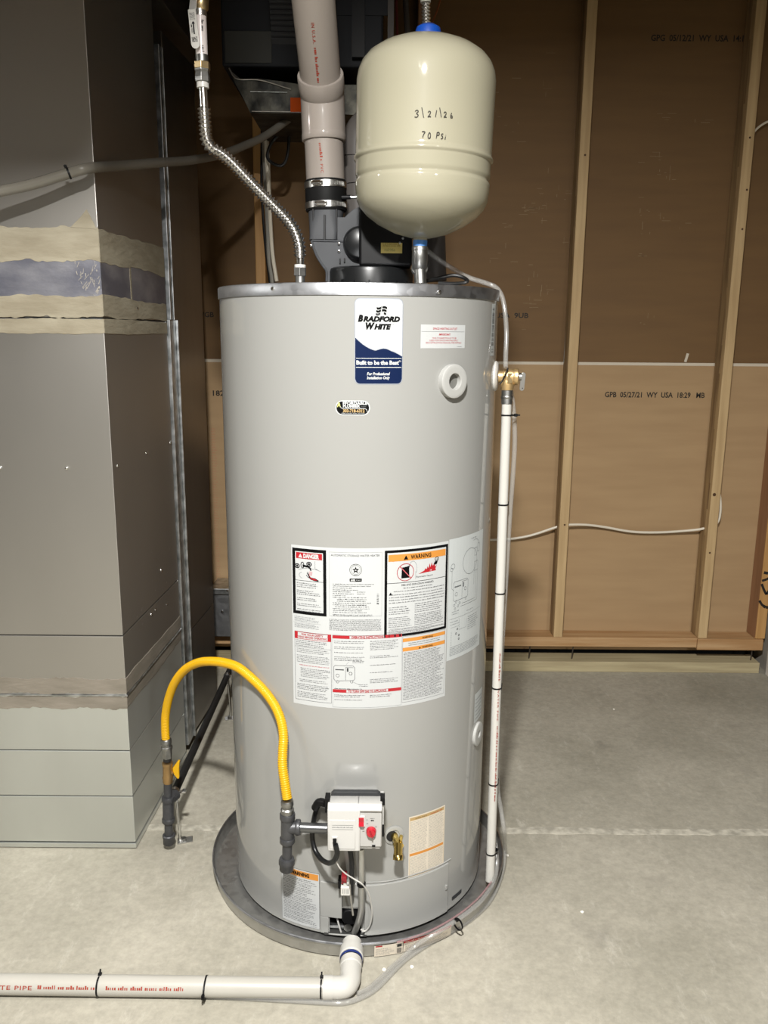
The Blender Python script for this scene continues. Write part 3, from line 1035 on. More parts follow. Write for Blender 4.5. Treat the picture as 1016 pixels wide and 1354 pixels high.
u0, u1 = panu(495), panu(524)
s = Sheet(pf)
s.rect(L_CREAM, 0, u0, .003, u1, .033)
s.rect(L_RED, 1, u0 + .003, .029, u0 + .018, .0325)
s.micro(L_LGREY, 1, u0 + .003, .025, u1 - .003, .006, 5, .0015)
s.build(pan, 'sticker')
s = Sheet(pf)
s.rect(L_CREAM, 0, u1 + .0003, .003, u1 + .016, .034)
for i in range(8):
    s.rect(L_GREY, 1, u1 + .002, .005 + i * .0018, u1 + .013, .0060 + i * .0018)
s.rect(L_GREY, 1, u1 + .002, .022, u1 + .013, .030)
s.build(pan, 'barcode_sticker')
s = Sheet(pf)
s.rect(L_CREAM, 0, u1 + .0175, .004, u1 + .145, .035)
s.rect(L_RED, 1, u1 + .0175, .0285, u1 + .145, .035)
s.micro(L_CREAM, 2, u1 + .022, .0335, u1 + .14, .0295, 1, .003)
s.micro(L_LGREY, 1, u1 + .022, .027, u1 + .14, .006, 6, .0016)
s.build(pan, 'red_sticker')

wh = thing('water_heater', 'tall light grey cylindrical water heater standing in the round pan', 'water heater', (TX, TY, .003))
# jacket with the burner opening left out
HU0, HU1, HZ0, HZ1 = -.0585, .0165, .0165, .084
ths = sorted(set([HU0 / TR, HU1 / TR] + [-PI + 2 * PI * i / 200 for i in range(200)]))
zs = [TZ0, HZ0, HZ1, .5, 1.0, TZ1 - .001]
jv, jf = [], []
for z in zs:
    for t in ths:
        jv.append((TX + TR * math.sin(t), TY - TR * math.cos(t), z))
n = len(ths)
for k in range(len(zs) - 1):
    for i in range(n):
        j = (i + 1) % n
        if k == 1 and ths[i] >= HU0 / TR - 1e-9 and ths[i] < HU1 / TR - 1e-9: continue
        jf.append((k * n + i, k * n + j, (k + 1) * n + j, (k + 1) * n + i))
G().add(jv, jf).build('jacket', JACKET, wh)
G().lathe([(.30, 0), (.312, 0), (.312, .0095), (.3253, .0095), (.3253, .0125), (.30, .0125)], (TX, TY, .0028), (0, 0, 1), 96).build('base_ring', mat('base ring grey', (.10, .10, .10), .5, metal=.5), wh)
# galvanized cap
G().lathe([(TR - .002, TZ1 - .0245), (TR + .0024, TZ1 - .0245), (TR + .0026, TZ1 - .002), (TR + .001, TZ1), (TR - .012, TZ1), (TR - .016, TZ1 - .004), (0, TZ1 - .004)], (TX, TY, 0), (0, 0, 1), 160).build('top_cap', GALV, wh)


def ju(px, py): return L(px, py)


def out(u): return Vector((math.sin(u / TR), -math.cos(u / TR), 0))


def side(u): return Vector((math.cos(u / TR), math.sin(u / TR), 0))


for px, py in ((362, 382), (580, 386), (470, 383)):
    u, v = L(px, py)
    if px == 470: continue
    G().lathe([(0, .004), (.003, .0036), (.0042, .0016), (.0044, -.0005)], cyl(u, v, .0024), out(u), 12).build('screw', CHROME, wh)

# ---- burner opening
ub = (HU0 + HU1) / 2
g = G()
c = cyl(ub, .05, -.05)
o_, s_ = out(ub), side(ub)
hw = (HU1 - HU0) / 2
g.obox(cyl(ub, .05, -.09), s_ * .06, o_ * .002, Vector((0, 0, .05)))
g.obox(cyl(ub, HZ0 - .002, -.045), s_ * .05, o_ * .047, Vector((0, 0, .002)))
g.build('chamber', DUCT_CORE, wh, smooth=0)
G().obox(cyl(ub - .012, .026, -.018), s_ * .036, o_ * .010, Vector((0, 0, .004))).build('burner_tray', GALV_D, wh, smooth=0, bevel=.001)
G().rod(cyl(ub + .004, .030, -.03), cyl(ub + .006, .030, -.002), .010, 14).build('burner_tube', ZINC, wh)
u, v = L(463, 1212)
G().lathe([(0, .003), (.018, .003), (.0205, .0), (.0205, -.03), (0, -.03)], cyl(u, v, .001), out(u), 24).build('air_shutter', BLACK, wh)
G().tube(spline([cyl(L(444, 1212)[0], .055, -.01), cyl(L(447, 1222)[0], .038, -.006), cyl(L(451, 1233)[0], .0165, -.003)], 5), .0022, 8).build('igniter_wire', WHITE3, wh)

# ---- sheet panels at the foot
def curved_panel(pts_rect, name, m, thick=.004):
    u0, u1, v0, v1 = pts_rect
    nn = max(4, int((u1 - u0) / .008))
    v, f = [], []
    for i in range(nn + 1):
        u = u0 + (u1 - u0) * i / nn
        v += [cyl(u, v0, -.001), cyl(u, v0, thick), cyl(u, v1, thick), cyl(u, v1, -.001)]
    for i in range(nn):
        for k in range(4):
            j = (k + 1) % 4
            f.append((i * 4 + k, i * 4 + j, i * 4 + 4 + j, i * 4 + 4 + k))
    f += [(0, 1, 2, 3), tuple(range(nn * 4, nn * 4 + 4))[::-1]]
    return G().add(v, f).build(name, m, wh, smooth=30, fix=True, bevel=.0012)


curved_panel((.0235, .2445, .0135, .1465), 'access_panel', JACKET_PANEL, .0045)
curved_panel((-.0795, -.0285, .0585, .150), 'access_panel', JACKET_PANEL, .004)
curved_panel((-.0795, -.0605, .0135, .058), 'access_panel', JACKET_PANEL, .0035)
curved_panel((-.0275, .019, .0875, .150), 'access_panel', JACKET_PANEL, .002)
curved_panel((-.0605, .0215, .0128, .0162), 'panel_lip', JACKET_PANEL, .005)
# pressed bead over the access panel
G().tube(spline([cyl(-.03 + .285 * i / 12, .152 + .0012 * math.sin(i), .001) for i in range(13)], 3), .0014, 8).build('pressed_bead', JACKET_PANEL, wh)
u, v = L(586, 1192)
G().obox(cyl(.236, .085, .006), side(.236) * .003, out(.236) * .002, Vector((0, 0, .006))).build('panel_tab', JACKET_PANEL, wh, smooth=0, bevel=.001)
u, v = L(604, 1182)
s = Sheet(cyl)
s.rrect(L_GREY, 2, .264, .030, .305, .0405, .002)
s.build(wh, 'foot_badge')

PORT = mat('port plastic', '#9d9d9a', .5, spec=.25)
# ---- round port covers
def port(u, v, r, hole, h=.008, depth=.012, name='port_cover', m=PORT):
    o_ = out(u)
    c = cyl(u, v, 0)
    G().lathe([(r, -.008), (r, h - .0025), (r - .0008, h - .001), (r - .0025, h - .0004), (r * .8, h), (hole + .0015, h), (hole, h - .0008), (hole, h - depth)], c, o_, 48).build(name, m, wh, smooth=25)
    G().lathe([(0, .0), (hole, .0)], cyl(u, v, .0008), o_, 24).build('port_floor', mat('port shade grey', '#63635f', .6), wh)


u, v = L(597, 504)
port(u, v, .0355, .0165, .0125, .0125)
u, v = L(631, 970)
port(u, v, .030, .0085, .006, .008)

# ---- drain valve with its round surround
u, v = L(521, 1104)
o_, s_ = out(u), side(u)
G().lathe([(.0225, -.003), (.0235, .002), (.021, .0032), (.0135, .0032), (.012, .001), (0, .001)], cyl(u, v, 0), o_, 32).build('valve_escutcheon', JACKET_PANEL, wh)
G().lathe([(0, .0045), (.0125, .0045), (.013, .003)], cyl(u - .006, v, 0), o_, 20).build('valve_hole', BLACK_GAP, wh)
dv = G()
c0 = cyl(u, v, .0)
dv.rod(c0, cyl(u, v, .030), .0085, 16)
dv.rod(cyl(u, v - .002, .030), cyl(u, v - .002, .042), .0115, 6)
b0 = cyl(u, v, .036)
dv.rod(b0 + Vector((0, 0, .006)), b0 + Vector((-.001, -.014, -.028)), .0098, 16)
dv.lathe([(.006, 0), (.0112, 0), (.0112, .010), (.0098, .012), (.0098, .013)], b0 + Vector((-.001, -.014, -.030)), (0.03, .42, .9), 18)
dv.rod(b0 + Vector((.004, 0, .002)), b0 + Vector((.006, -.002, .022)), .0042, 10)
d = dv.build('drain_valve', mat('bright brass', (.80, .60, .20), .2, metal=1.0), wh)
G().lathe([(0, 0), (.0062, 0)], b0 + Vector((-.001, -.0146, -.0302)), (0, -.42, -.9), 14).build('spout_bore', BLACK_GAP, wh)

# ---- gas control valve
gv = G()
GY = 1.600
A, B = aty(433, 1054, GY), aty(505, 1054, GY)
x0, x1, z1 = A.x, B.x + .001, A.z
z0 = aty(440, 1126, GY).z
xm = aty(474, 1100, GY).x
zs = aty(490, 1074, GY).z
# body: tall left half, right half stepped back below the visor
zf = aty(470, 1071, GY).z
zt = aty(470, 1052.5, GY + .052).z
left_prof = [(GY, z0), (GY, zf), (GY + .010, zf + .008), (GY + .052, zt), (GY + .058, zt - .004), (GY + .058, z0)]
right_prof = [(GY + .012, z0 + .006), (GY + .012, zs - .002), (GY + .001, zs), (GY, zf), (GY + .010, zf + .008), (GY + .052, zt), (GY + .058, zt - .004), (GY + .058, z0 + .006)]
body = G().prism([(x0, y, z) for y, z in left_prof], (xm + .004 - x0, 0, 0)).build('gas_control', WHITE2, wh, smooth=30, fix=True, bevel=.0035, seg=3)
G().prism([(xm - .004, y, z) for y, z in right_prof], (x1 - xm + .004, 0, 0)).build('visor', WHITE2, body, smooth=30, fix=True, bevel=.003, seg=3)
G().box(xm - .002, x1 - .0005, GY + .006, GY + .05, z0 + .007, zs - .001).build('control_face', WHITE3, body, smooth=30, bevel=.003, seg=3)
G().box(x0 + .004, xm - .006, GY - .0012, GY + .004, z0 + .006, aty(455, 1084, GY).z).build('lower_panel', WHITE2, body, smooth=30, bevel=.0015)
sh = Sheet(plane_fn((0, GY - .0013, 0), (1, 0, 0), (0, 0, 1)))
zc = aty(452, 1094, GY).z
sh.micro(L_LGREY, 1, x0 + .010, zc + .003, xm - .011, zc - .001, 1, .0022, rag=0)
sh.line(L_LGREY, 1, [(x0 + .010, zc + .006), (xm - .011, zc + .006)], .0005)
sh.line(L_LGREY, 1, [(x0 + .010, zc - .004), (xm - .011, zc - .004)], .0005)
sh.build(body, 'moulded_print')
# back-plate, clamps
zb_ = aty(470, 1046, GY + .060).z
G().prism([(x0 + .004, GY + .056, z0 + .01), (x0 + .004, GY + .056, zb_ - .006), (x0 + .010, GY + .056, zb_), (x1 - .010, GY + .056, zb_), (x1 - .003, GY + .056, zb_ - .006), (x1 - .003, GY + .056, z0 + .01)], (0, .012, 0)).build('back_cover', mat('dark grey plastic', (.022, .023, .025), .5), body, smooth=0, fix=True, bevel=.0015)
G().box(x1 - .004, x1 + .006, GY + .025, GY + .046, z1 - .034, z1 - .016).build('clip', BLACK, body, smooth=0, bevel=.001)
G().box(x1 - .004, x1 + .005, GY + .025, GY + .07, z0 + .020, z0 + .045).build('clip', BLACK, body, smooth=0, bevel=.001)
G().box(x1 - .004, x1 + .004, GY + .03, GY + .07, z0 + .046, z1 - .026).build('clip', WHITE3, body, smooth=0, bevel=.001)
G().box(x0 - .007, x0 + .004, GY + .02, GY + .046, z1 - .050, z1 - .016).build('clip', BLACK, body, smooth=0, bevel=.001)
G().box(x0 + .01, x1 - .01, GY + .05, TY - TR + .012, z0 + .02, zt - .012).build('manifold', mat('cast grey', (.30, .30, .30), .5, metal=.6), body, smooth=0)
# switch and knob
p = aty(478, 1087, GY)
G().box(p.x - .0075, p.x + .0075, GY + .001, GY + .008, p.z - .0125, p.z + .0125).build('switch_frame', WHITE, body, smooth=0, bevel=.001)
G().prism([(p.x - .0055, GY + .003, p.z - .0100), (p.x - .0055, GY - .0035, p.z - .0088), (p.x - .0055, GY - .0005, p.z), (p.x - .0055, GY - .0015, p.z + .0098), (p.x - .0055, GY + .003, p.z + .0100)], (.011, 0, 0)).build('rocker_switch', RED, body, smooth=0, fix=True, bevel=.0006)
p = aty(491, 1101, GY)
G().lathe([(0, .011), (.0085, .011), (.0098, .009), (.0112, .001), (.0112, -.002)], (p.x, GY + .006, p.z), (0, -1, 0), 28).build('knob', RED, body)
G().obox((p.x, GY - .0062, p.z), Vector((.0012, 0, .0004)), (0, .0016, 0), Vector((-.003, 0, .009))).build('knob_pointer', mat('dark red plastic', '#8d0f20', .35), body, smooth=0, bevel=.0004)
fs = Sheet(plane_fn((0, GY + .0058, 0), (1, 0, 0), (0, 0, 1)))
q = aty(492, 1086, GY)
fs.micro(L_GREY, 1, q.x - .004, q.z + .005, q.x + .006, q.z + .002, 1, .0016, rag=0)
fs.disc(L_BLACK, 1, q.x - .0005, q.z - .0015, .0022, 10, .0016)
fs.disc(L_BLACK, 1, q.x + .003, q.z - .0015, .0016, 10, .0014)
for (a, b) in ((484, 1086), (484.5, 1091)):
    q = aty(a, b, GY)
    fs.micro(L_GREY, 1, q.x, q.z + .001, q.x + .004, q.z - .001, 1, .0015, rag=0)
q = aty(481, 1101, GY)
fs.rect(L_GREY, 1, q.x - .003, q.z - .0003, q.x + .002, q.z + .0003)
fs.line(L_GREY, 1, [(p.x + .008, p.z + .010), (p.x + .011, p.z + .012), (p.x + .012, p.z + .009)], .0006)
fs.line(L_GREY, 1, [(p.x + .005, p.z - .013), (p.x + .007, p.z - .016)], .0009)
fs.build(body, 'control_markings')
# socket with its black plug
p = aty(443, 1112, GY)
G().box(p.x - .006, p.x + .006, GY - .004, GY + .006, p.z - .002, p.z + .012).build('plug_shroud', WHITE, body, smooth=0, bevel=.001)
G().prism([(p.x - .0042, GY - .008, p.z + .009), (p.x + .0042, GY - .008, p.z + .009), (p.x + .0036, GY - .008, p.z - .006), (p.x + .0018, GY - .008, p.z - .010), (p.x - .0018, GY - .008, p.z - .010), (p.x - .0036, GY - .008, p.z - .006)], (0, .010, 0)).build('black_plug', BLACK, body, smooth=0, fix=True, bevel=.0006)
p = aty(494, 1121, GY)
G().box(p.x - .003, p.x + .004, GY + .004, GY + .012, p.z - .001, p.z + .003).build('test_port', BLACK, body, smooth=0)
G().box(xm + .002, x1 - .004, GY + .010, GY + .06, z0 + .001, z0 + .007).build('bottom_flange', WHITE3, body, smooth=0, bevel=.001)
# wiring and tubes hanging from the control
def at_list(l): return [aty(*q) for q in l]


G().tube(spline(at_list([(431, 1060, 1.66), (424, 1061, 1.675), (419, 1069, 1.688), (415, 1085, 1.692), (413, 1104, 1.690), (416, 1122, 1.680), (424, 1135, 1.66), (434, 1141, 1.63), (442, 1138, 1.605), (446, 1128, 1.594), (444, 1117, 1.592)]), 6), .0058, 10).build('black_conduit', BLACKG, wh)
G().tube(spline([aty(431, 1062, 1.655), aty(422, 1061, 1.665), aty(417, 1068, 1.675)], 5), .0092, 12).build('conduit_elbow', BLACK, wh)
G().tube(spline(at_list([(463, 1122, 1.64), (465, 1140, 1.64), (465, 1158, 1.65), (464, 1182, 1.665)]), 5), .0058, 10).build('black_sleeve', BLACKG, wh)
G().tube(spline(at_list([(477.5, 1122, 1.64), (478, 1150, 1.645), (478, 1180, 1.655), (478, 1200, 1.665), (475, 1216, 1.672), (471, 1228, 1.678), (469, 1233, 1.686)]), 6), .0072, 12).build('burner_supply_tube', mat('aluminium tube', (.50, .50, .48), .38, metal=.9), wh)
G().tube(spline(at_list([(444, 1137, 1.605), (449, 1147, 1.61), (457, 1155, 1.62), (468, 1162, 1.63), (479, 1169, 1.633), (487, 1180, 1.65), (491, 1195, 1.665), (492, 1210, 1.675), (489, 1224, 1.684), (483, 1231, 1.688), (477, 1229, 1.686)]), 6), .0016, 7).build('thin_white_lead', WHITE, wh)
p = aty(455, 1162, 1.662)
G().box(p.x - .0055, p.x + .0065, 1.655, 1.680, p.z - .009, p.z + .009).build('red_connector', mat('dark red connector', '#7d1a22', .45), wh, smooth=0, bevel=.001)
p = aty(449, 1168, 1.665)
G().box(p.x - .003, p.x + .003, 1.66, 1.685, p.z - .011, p.z + .008).build('black_connector', BLACK, wh, smooth=0, bevel=.001)
p = aty(457, 1177, 1.655)
G().box(p.x - .0105, p.x + .0105, 1.652, 1.672, p.z - .0125, p.z + .010).build('white_connector', WHITE, wh, smooth=0, bevel=.0015)
G().box(p.x - .0045, p.x + .0035, 1.654, 1.670, p.z + .010, p.z + .018).build('white_connector', WHITE, wh, smooth=0, bevel=.001)
ws = Sheet(plane_fn((p.x, 1.652, p.z), (1, 0, 0), (0, 0, 1)))
for dx in (-.006, -.002, .003, .006):
    ws.rect(L_LGREY, 0, dx, -.007, dx + .0012, .005)
ws.build(wh, 'connector_marks')
p = aty(480, 1169, 1.632)
G().lathe([(.0078, -.004), (.0098, -.0035), (.0098, .0035), (.0078, .004)], aty(478, 1169, 1.650), (0, 0, 1), 16, closed=True).build('tube_clip', BLACK, wh)
G().tube(spline(at_list([(463, 1160, 1.65), (463, 1178, 1.655), (465, 1195, 1.665), (467, 1210, 1.672)]), 4), .0022, 8).build('grey_lead', CABLE_G, wh)
p = aty(471, 1240, 1.69)
G().box(p.x - .006, p.x + .010, 1.672, 1.70, .004, .024).build('black_fitting', BLACK, wh, smooth=0, bevel=.001)

# ================================================================== LABELS ON THE JACKET
def W(m, k, u0, v0, u1, v1, sh): sh.rect(m, k, u0, v0, u1, v1)


# --- the maker's badge
s = Sheet(cyl)
bu0, bu1, bv0, bv1 = .0, .0985, 1.2925, 1.4625
s.rrect(L_SILVER, 0, bu0, bv0, bu1, bv1, .011)
e = .0016
s.rrect(L_WHITE, 1, bu0 + e, bv0 + .02, bu1 - e, bv1 - e, .0095)
# navy lower part with its wave
wv = lambda t: 1.3855 - .0265 * (1 - (1 - min(t / .55, 1)) ** 2.0) + (.0055 * math.sin((t - .42) / .36 * PI) if .42 < t < .78 else 0) - (.010 * ((t - .78) / .22) ** 1.3 if t > .78 else 0)
N_ = 40
v, f = [], []
for i in range(N_ + 1):
    t = i / N_
    u = bu0 + .0014 + (bu1 - bu0 - .0028) * t
    r_ = .0095
    d_ = max(bu0 + .0014 + r_ - u, u - (bu1 - .0014 - r_), 0)
    h_ = r_ - math.sqrt(max(r_ * r_ - d_ * d_, 0))
    v += [cyl(u, bv0 + .0022 + h_, .0009), cyl(u, wv(t), .0009)]
for i in range(N_):
    f.append((2 * i, 2 * i + 2, 2 * i + 3, 2 * i + 1))
s._g(L_NAVY, 2).add(v, f)
s.line(L_SILVER, 3, [(bu0 + .002 + (bu1 - bu0 - .004) * i / 40, wv(i / 40)) for i in range(41)], .0011)
s.text(L_BLACK, 3, 'B', .0066, 1.4175, .0118, .0105, 'l', .07, .25)
s.text(L_BLACK, 3, 'RADFORD', .0170, 1.4175, .0094, .0750, 'l', .066, .25)
s.text(L_BLACK, 3, 'W', .0218, 1.4025, .0118, .0188, 'l', .07, .25)
s.text(L_BLACK, 3, 'HITE', .0392, 1.4025, .0094, .0345, 'l', .066, .25)
s.disc(L_GREY, 3, .0775, 1.4115, .0007, 8)
# waving flag emblem over the name
for r in range(3):
    for cpart in range(2):
        pts_t, pts_b = [], []
        for i in range(7):
            t = i / 6
            u = .0430 + (0 if cpart == 0 else .0115) + t * .0095 + (2 - r) * .0010 - .001
            wave = .0016 * math.sin((t + cpart) * PI + .4) * (1 if cpart == 0 else .8)
            b_ = 1.4305 + (2 - r) * .0058 + wave * -1 + .0018
            pts_t.append((u, b_ + .0021))
            pts_b.append((u, b_ - .0021))
        if cpart == 1 and r == 2: pts_t, pts_b = pts_t[3:], pts_b[3:]
        s.poly(L_BLACK if not (r == 2 and cpart == 0) else L_GREY, 3, pts_b + pts_t[::-1])
s.rect(L_WHITE, 3, .003, 1.3443, .0955, 1.3455)
s.rect(L_WHITE, 3, .003, 1.3262, .0955, 1.3276)
s.text(L_WHITE, 3, 'Built to be the Best*', .0492, 1.3325, .0078, .091, 'c', .05)
s.text(L_WHITE, 3, 'For Professional', .0485, 1.3115, .0056, .047, 'c', .04, .2)
s.text(L_WHITE, 3, 'Installation Only', .0485, 1.3035, .0056, .047, 'c', .04, .2)
s.build(wh, 'brand_badge')

# --- the plumber's sticker
s = Sheet(cyl)
su0, su1, sv0, sv1 = -.0390, .0318, 1.2300, 1.2605
s.rrect(L_WHITE, 0, su0, sv0, su1, sv1, .0145)
s.rrect(L_BLACK, 1, su0 + .0022, sv0 + .0022, su1 - .0022, sv1 - .0022, .0125)
s.text(L_YEL, 2, 'A', -.0318, 1.2475, .0098, .0075, 'c', .05)
s.text(L_WHITE, 2, 'FFORDABLE', .0012, 1.2520, .0058, .0500, 'c', .05)
s.text(L_WHITE, 2, 'PLUMBER', -.0060, 1.2462, .0054, .0350, 'c', .05)
s.micro(L_LGREY, 2, .0130, 1.2490, .0240, 1.2468, 1, .0018, rag=0)
s.line(L_WHITE, 2, [(-.0285, 1.2478), (-.0270, 1.2448), (-.0240, 1.2442), (.0200, 1.2442), (.0240, 1.2430), (.0255, 1.2400), (.0262, 1.2362)], .0011)
s.text(L_TAN, 2, '303-718-6312', -.0015, 1.2366, .0060, .0440, 'c', .04)
s.micro(L_WHITE, 2, -.0265, 1.2360, .0230, 1.2332, 1, .0018, rag=0)
s.build(wh, 'plumber_sticker')

# --- space heating notice
s = Sheet(cyl)
nu0, nu1, nv0, nv1 = .1375, .2545, 1.3650, 1.4125
s.rect(L_CREAM if 0 else L_WHITE, 0, nu0, nv0, nu1, nv1)
s.rect(L_LGREY, 1, nu0 + .002, 1.3985, nu1 - .002, 1.3989)
nc = (nu0 + nu1) / 2
s.text(L_RED, 1, 'SPACE HEATING OUTLET', nc + .002, 1.4025, .0042, .064, 'c', .01)
s.text(L_RED, 1, 'IMPORTANT', nc, 1.3910, .0038, .030, 'c', .03)
s.text(L_RED, 1, 'THIS CONNECTION IS TO BE', nc, 1.3840, .0032, .064, 'c')
s.text(L_RED, 1, 'USED FOR SPACE HEATING ONLY', nc, 1.3793, .0032, .076, 'c')
s.text(L_RED, 1, 'SEE INSTRUCTION MANUAL FOR DETAILS', nc, 1.3746, .0032, .094, 'c')
s.micro(L_GREY, 1, nu1 - .024, 1.3700, nu1 - .010, 1.3670, 1, .0012, rag=0)
s.build(wh, 'heating_notice')

# --- the big rating and instruction label
s = Sheet(cyl)
mu0, mu1, mv0, mv1 = -.1412, .2205, .5850, .9503
s.rect(L_WHITE, 0, mu0, mv0, mu1, mv1)
P = lambda x, y: L(x, y)
# danger box
du0, du1 = -.1385, -.0605
dv1, dv0 = .9440, .7965
s.frame(L_BLACK, 1, du0, dv0, du1, dv1, .0068)
s.rect(L_RED, 1, du0 + .009, .9215, du1 - .009, .9350)
s.text(L_WHITE, 2, 'DANGER', du0 + .0445, .9240, .0088, .036, 'c', .06)
s.poly(L_WHITE, 2, [(du0 + .0145, .9235), (du0 + .0245, .9235), (du0 + .0195, .9325)])
s.rect(L_BLACK, 1, du0 + .007, .8722, du1 - .007, .8730)
# hand scalded under the running tap
s.line(L_LGREY, 1, [(-.0855, .918), (-.0855, .902), (-.073, .896)], .0007)
s.ring(L_LGREY, 1, -.098, .8885, .033, .0007, 14, .9, 2.5, .0125)
s.ring(L_LGREY, 1, -.108, .885, .0145, .0007, 12, 2.2, 4.2, .008)
for (a, b) in ((-.127, .9045), (-.0990, .9105)):
    s.ring(L_BLACK, 1, a, b, .0052, .0022, 14, ry=.0045)
    s.disc(L_BLACK, 1, a, b, .0026, 10)
s.ring(L_BLACK, 1, -.1145, .9075, .0035, .0016, 14, ry=.0065)
s.poly(L_BLACK, 2, [(-.1140, .9040), (-.1140, .9090), (-.0990, .9065), (-.0945, .9020), (-.0935, .8965), (-.0965, .8965), (-.0975, .9005), (-.1010, .9030)])
for k in range(4):
    s.line(L_PINK, 1, [(-.0985 + k * .0022, .8945), (-.0985 + k * .0016, .8850)], .0009)
s.poly(L_BLACK, 1, [(-.101, .8890), (-.0955, .8815), (-.0845, .8800), (-.0770, .8755), (-.0790, .8735), (-.0865, .8742), (-.0950, .8765), (-.0995, .8800)])
s.poly(L_RED, 2, [(-.0985, .8830), (-.0935, .8800), (-.0850, .8790), (-.0800, .8760), (-.0880, .8755), (-.0950, .8780)])
s.line(L_BLACK, 1, [(-.104, .891), (-.0985, .8825)], .0016)
s.line(L_BLACK, 1, [(-.106, .886), (-.1, .8800)], .0012)
s.line(L_BLACK, 1, [(-.1025, .8935), (-.099, .8865)], .001)
v0 = .8690
for nlines in (3, 3, 2, 2, 2):
    s.micro(L_GREY, 1, du0 + .010, v0, du1 - .010, v0 - .0042 * nlines, nlines, .0022, rag=.35)
    v0 -= .0042 * nlines + .0042
s.micro(L_LGREY, 1, du0 + .003, .7915, du1 - .013, .7790, 4, .0016, rag=.3)
s.rect(L_LGREY, 1, du0, .7768, du1 - .013, .7771)
s.micro(L_LGREY, 1, du0 + .003, .7750, du1 - .013, .7645, 4, .0016, rag=.3)
# rating column
cu0, cu1 = -.0545, .0580
s.frame(L_LGREY, 1, cu0, .7990, cu1 + .001, .9410, .0003)
s.text(L_GREY, 1, 'AUTOMATIC STORAGE WATER HEATER', (cu0 + cu1) / 2, .9320, .0044, .104, 'c', 0, 0)
cc = (cu0 + cu1) / 2 + .001
s.ring(L_GREY, 1, cc, .9030, .0128, .0008, 28)
s.ring(L_LGREY, 1, cc, .9030, .0098, .0006, 28)
s.poly(L_BLACK, 1, [(cc + (.0078 if i % 2 == 0 else .0034) * math.sin(PI * i / 5), .9025 + (.0078 if i % 2 == 0 else .0034) * math.cos(PI * i / 5)) for i in range(10)])
s.disc(L_WHITE, 2, cc, .9025, .0016, 8)
s.micro(L_GREY, 1, cc - .005, .9150, cc + .005, .9130, 1, .0014, rag=0)
s.micro(L_GREY, 1, cc - .006, .8925, cc + .010, .8905, 1, .0014, rag=0)
s.rrect(L_BLACK, 1, cc - .0130, .8770, cc + .0130, .8840, .0015)
s.text(L_WHITE, 2, 'AHRI', cc - .006, .8783, .0042, .0095, 'c', .05)
s.micro(L_WHITE, 2, cc + .001, .8818, cc + .0115, .8790, 1, .0018, rag=0)
for i, (a, b) in enumerate(((0, .98), (0, .9), (0, .45), (0, .6), (0, .42), (0, .5), (0, .30), (0, .62), (.1, .66), (.1, .6), (0, .92), (0, .80), (.05, .86), (0, .88), (0, .7), (0, .8))):
    vv = .8730 - i * .0042
    s.micro(L_GREY, 1, cu0 + .008 + a * .09, vv, cu0 + .008 + b * .09, vv - .0042, 1, .0021, fill=1, rag=.0)
for i in (4, 5, 7, 8, 9, 11):
    s.micro(L_GREY, 1, cu0 + .060, .8730 - i * .0042, cu0 + .080, .8730 - (i + 1) * .0042, 1, .0021, fill=1, rag=.3)
s.micro(L_GREY, 1, cu0 + .008, .8035, cu1 - .012, .7985, 2, .0018, fill=1, rag=.3)
for i in range(16):
    if random.random() < .75: s.rect(L_BLACK if random.random() < .5 else L_GREY, 1, .0480, .8260 + i * .0016, .0525, .8260 + i * .0016 + random.choice((.0006, .0011)))
s.micro(L_GREY, 1, cu0, .7925, cu1, .7660, 10, .0017, fill=1.0, rag=.04)
# warning box
wu0, wu1, wv0, wv1 = .0645, .2190, .7490, .9440
s.frame(L_BLACK, 1, wu0, wv0, wu1, wv1, .0058)
s.rect(L_ORANGE, 1, wu0 + .008, .9190, wu1 - .007, .9340)
s.text(L_BLACK, 2, 'WARNING', wu0 + .083, .9220, .0090, .050, 'c', .03, spacing=1.08)
s.poly(L_BLACK, 2, [(wu0 + .042, .9215), (wu0 + .0525, .9215), (wu0 + .0472, .9312)])
s.rect(L_BLACK, 1, wu0 + .005, .8702, wu1 - .005, .8712)
# no fuel can
fc, fz = .1110, .8935
s.ring(L_RED, 2, fc, fz, .0190, .0013, 32)
s.poly(L_BLACK, 1, [(fc - .0095, fz - .0130), (fc + .0090, fz - .0130), (fc + .0085, fz + .0085), (fc + .0105, fz + .0150), (fc + .0045, fz + .0125), (fc - .0085, fz + .0105)])
s.line(L_RED, 2, [(fc - .0125, fz + .0135), (fc + .0125, fz - .0140)], .0022)
s.line(L_PINK, 3, [(fc - .0125, fz + .0135), (fc + .0125, fz - .0140)], .0011)
s.ring(L_LGREY, 1, fc + .017, fz + .006, .0095, .0006, 20, -.6, 2.9, .0170)
s.line(L_LGREY, 1, [(fc + .024, fz + .001), (fc + .024, fz - .018)], .0006)
# flames and the figure
s.poly(L_RED, 1, [(.1420, .8865), (.1560, .8925), (.1585, .8975), (.1615, .8945), (.1640, .9010), (.1665, .8965), (.1690, .9070), (.1715, .8985), (.1745, .9085), (.1775, .9000), (.1805, .9055), (.1840, .8980), (.1880, .9010), (.1845, .8935), (.1865, .8890), (.1700, .8885), (.1560, .8875)])
s.ring(L_BLACK, 1, .1880, .9145, .0046, .0016, 16)
s.disc(L_BLACK, 1, .1885, .9140, .0015, 8)
s.poly(L_BLACK, 2, [(.1795, .9045), (.1830, .9100), (.1900, .9095), (.1885, .9040), (.1835, .9020)])
s.text(L_BLACK, 1, 'Flammable Vapors', .1570, .8785, .0038, .042, 'c')
s.text(L_BLACK, 1, 'FIRE AND EXPLOSION HAZARD', .1410, .8630, .0040, .078, 'c', .01)
s.micro(L_GREY, 1, .107, .8605, .176, .8560, 1, .0023, fill=1, rag=0)
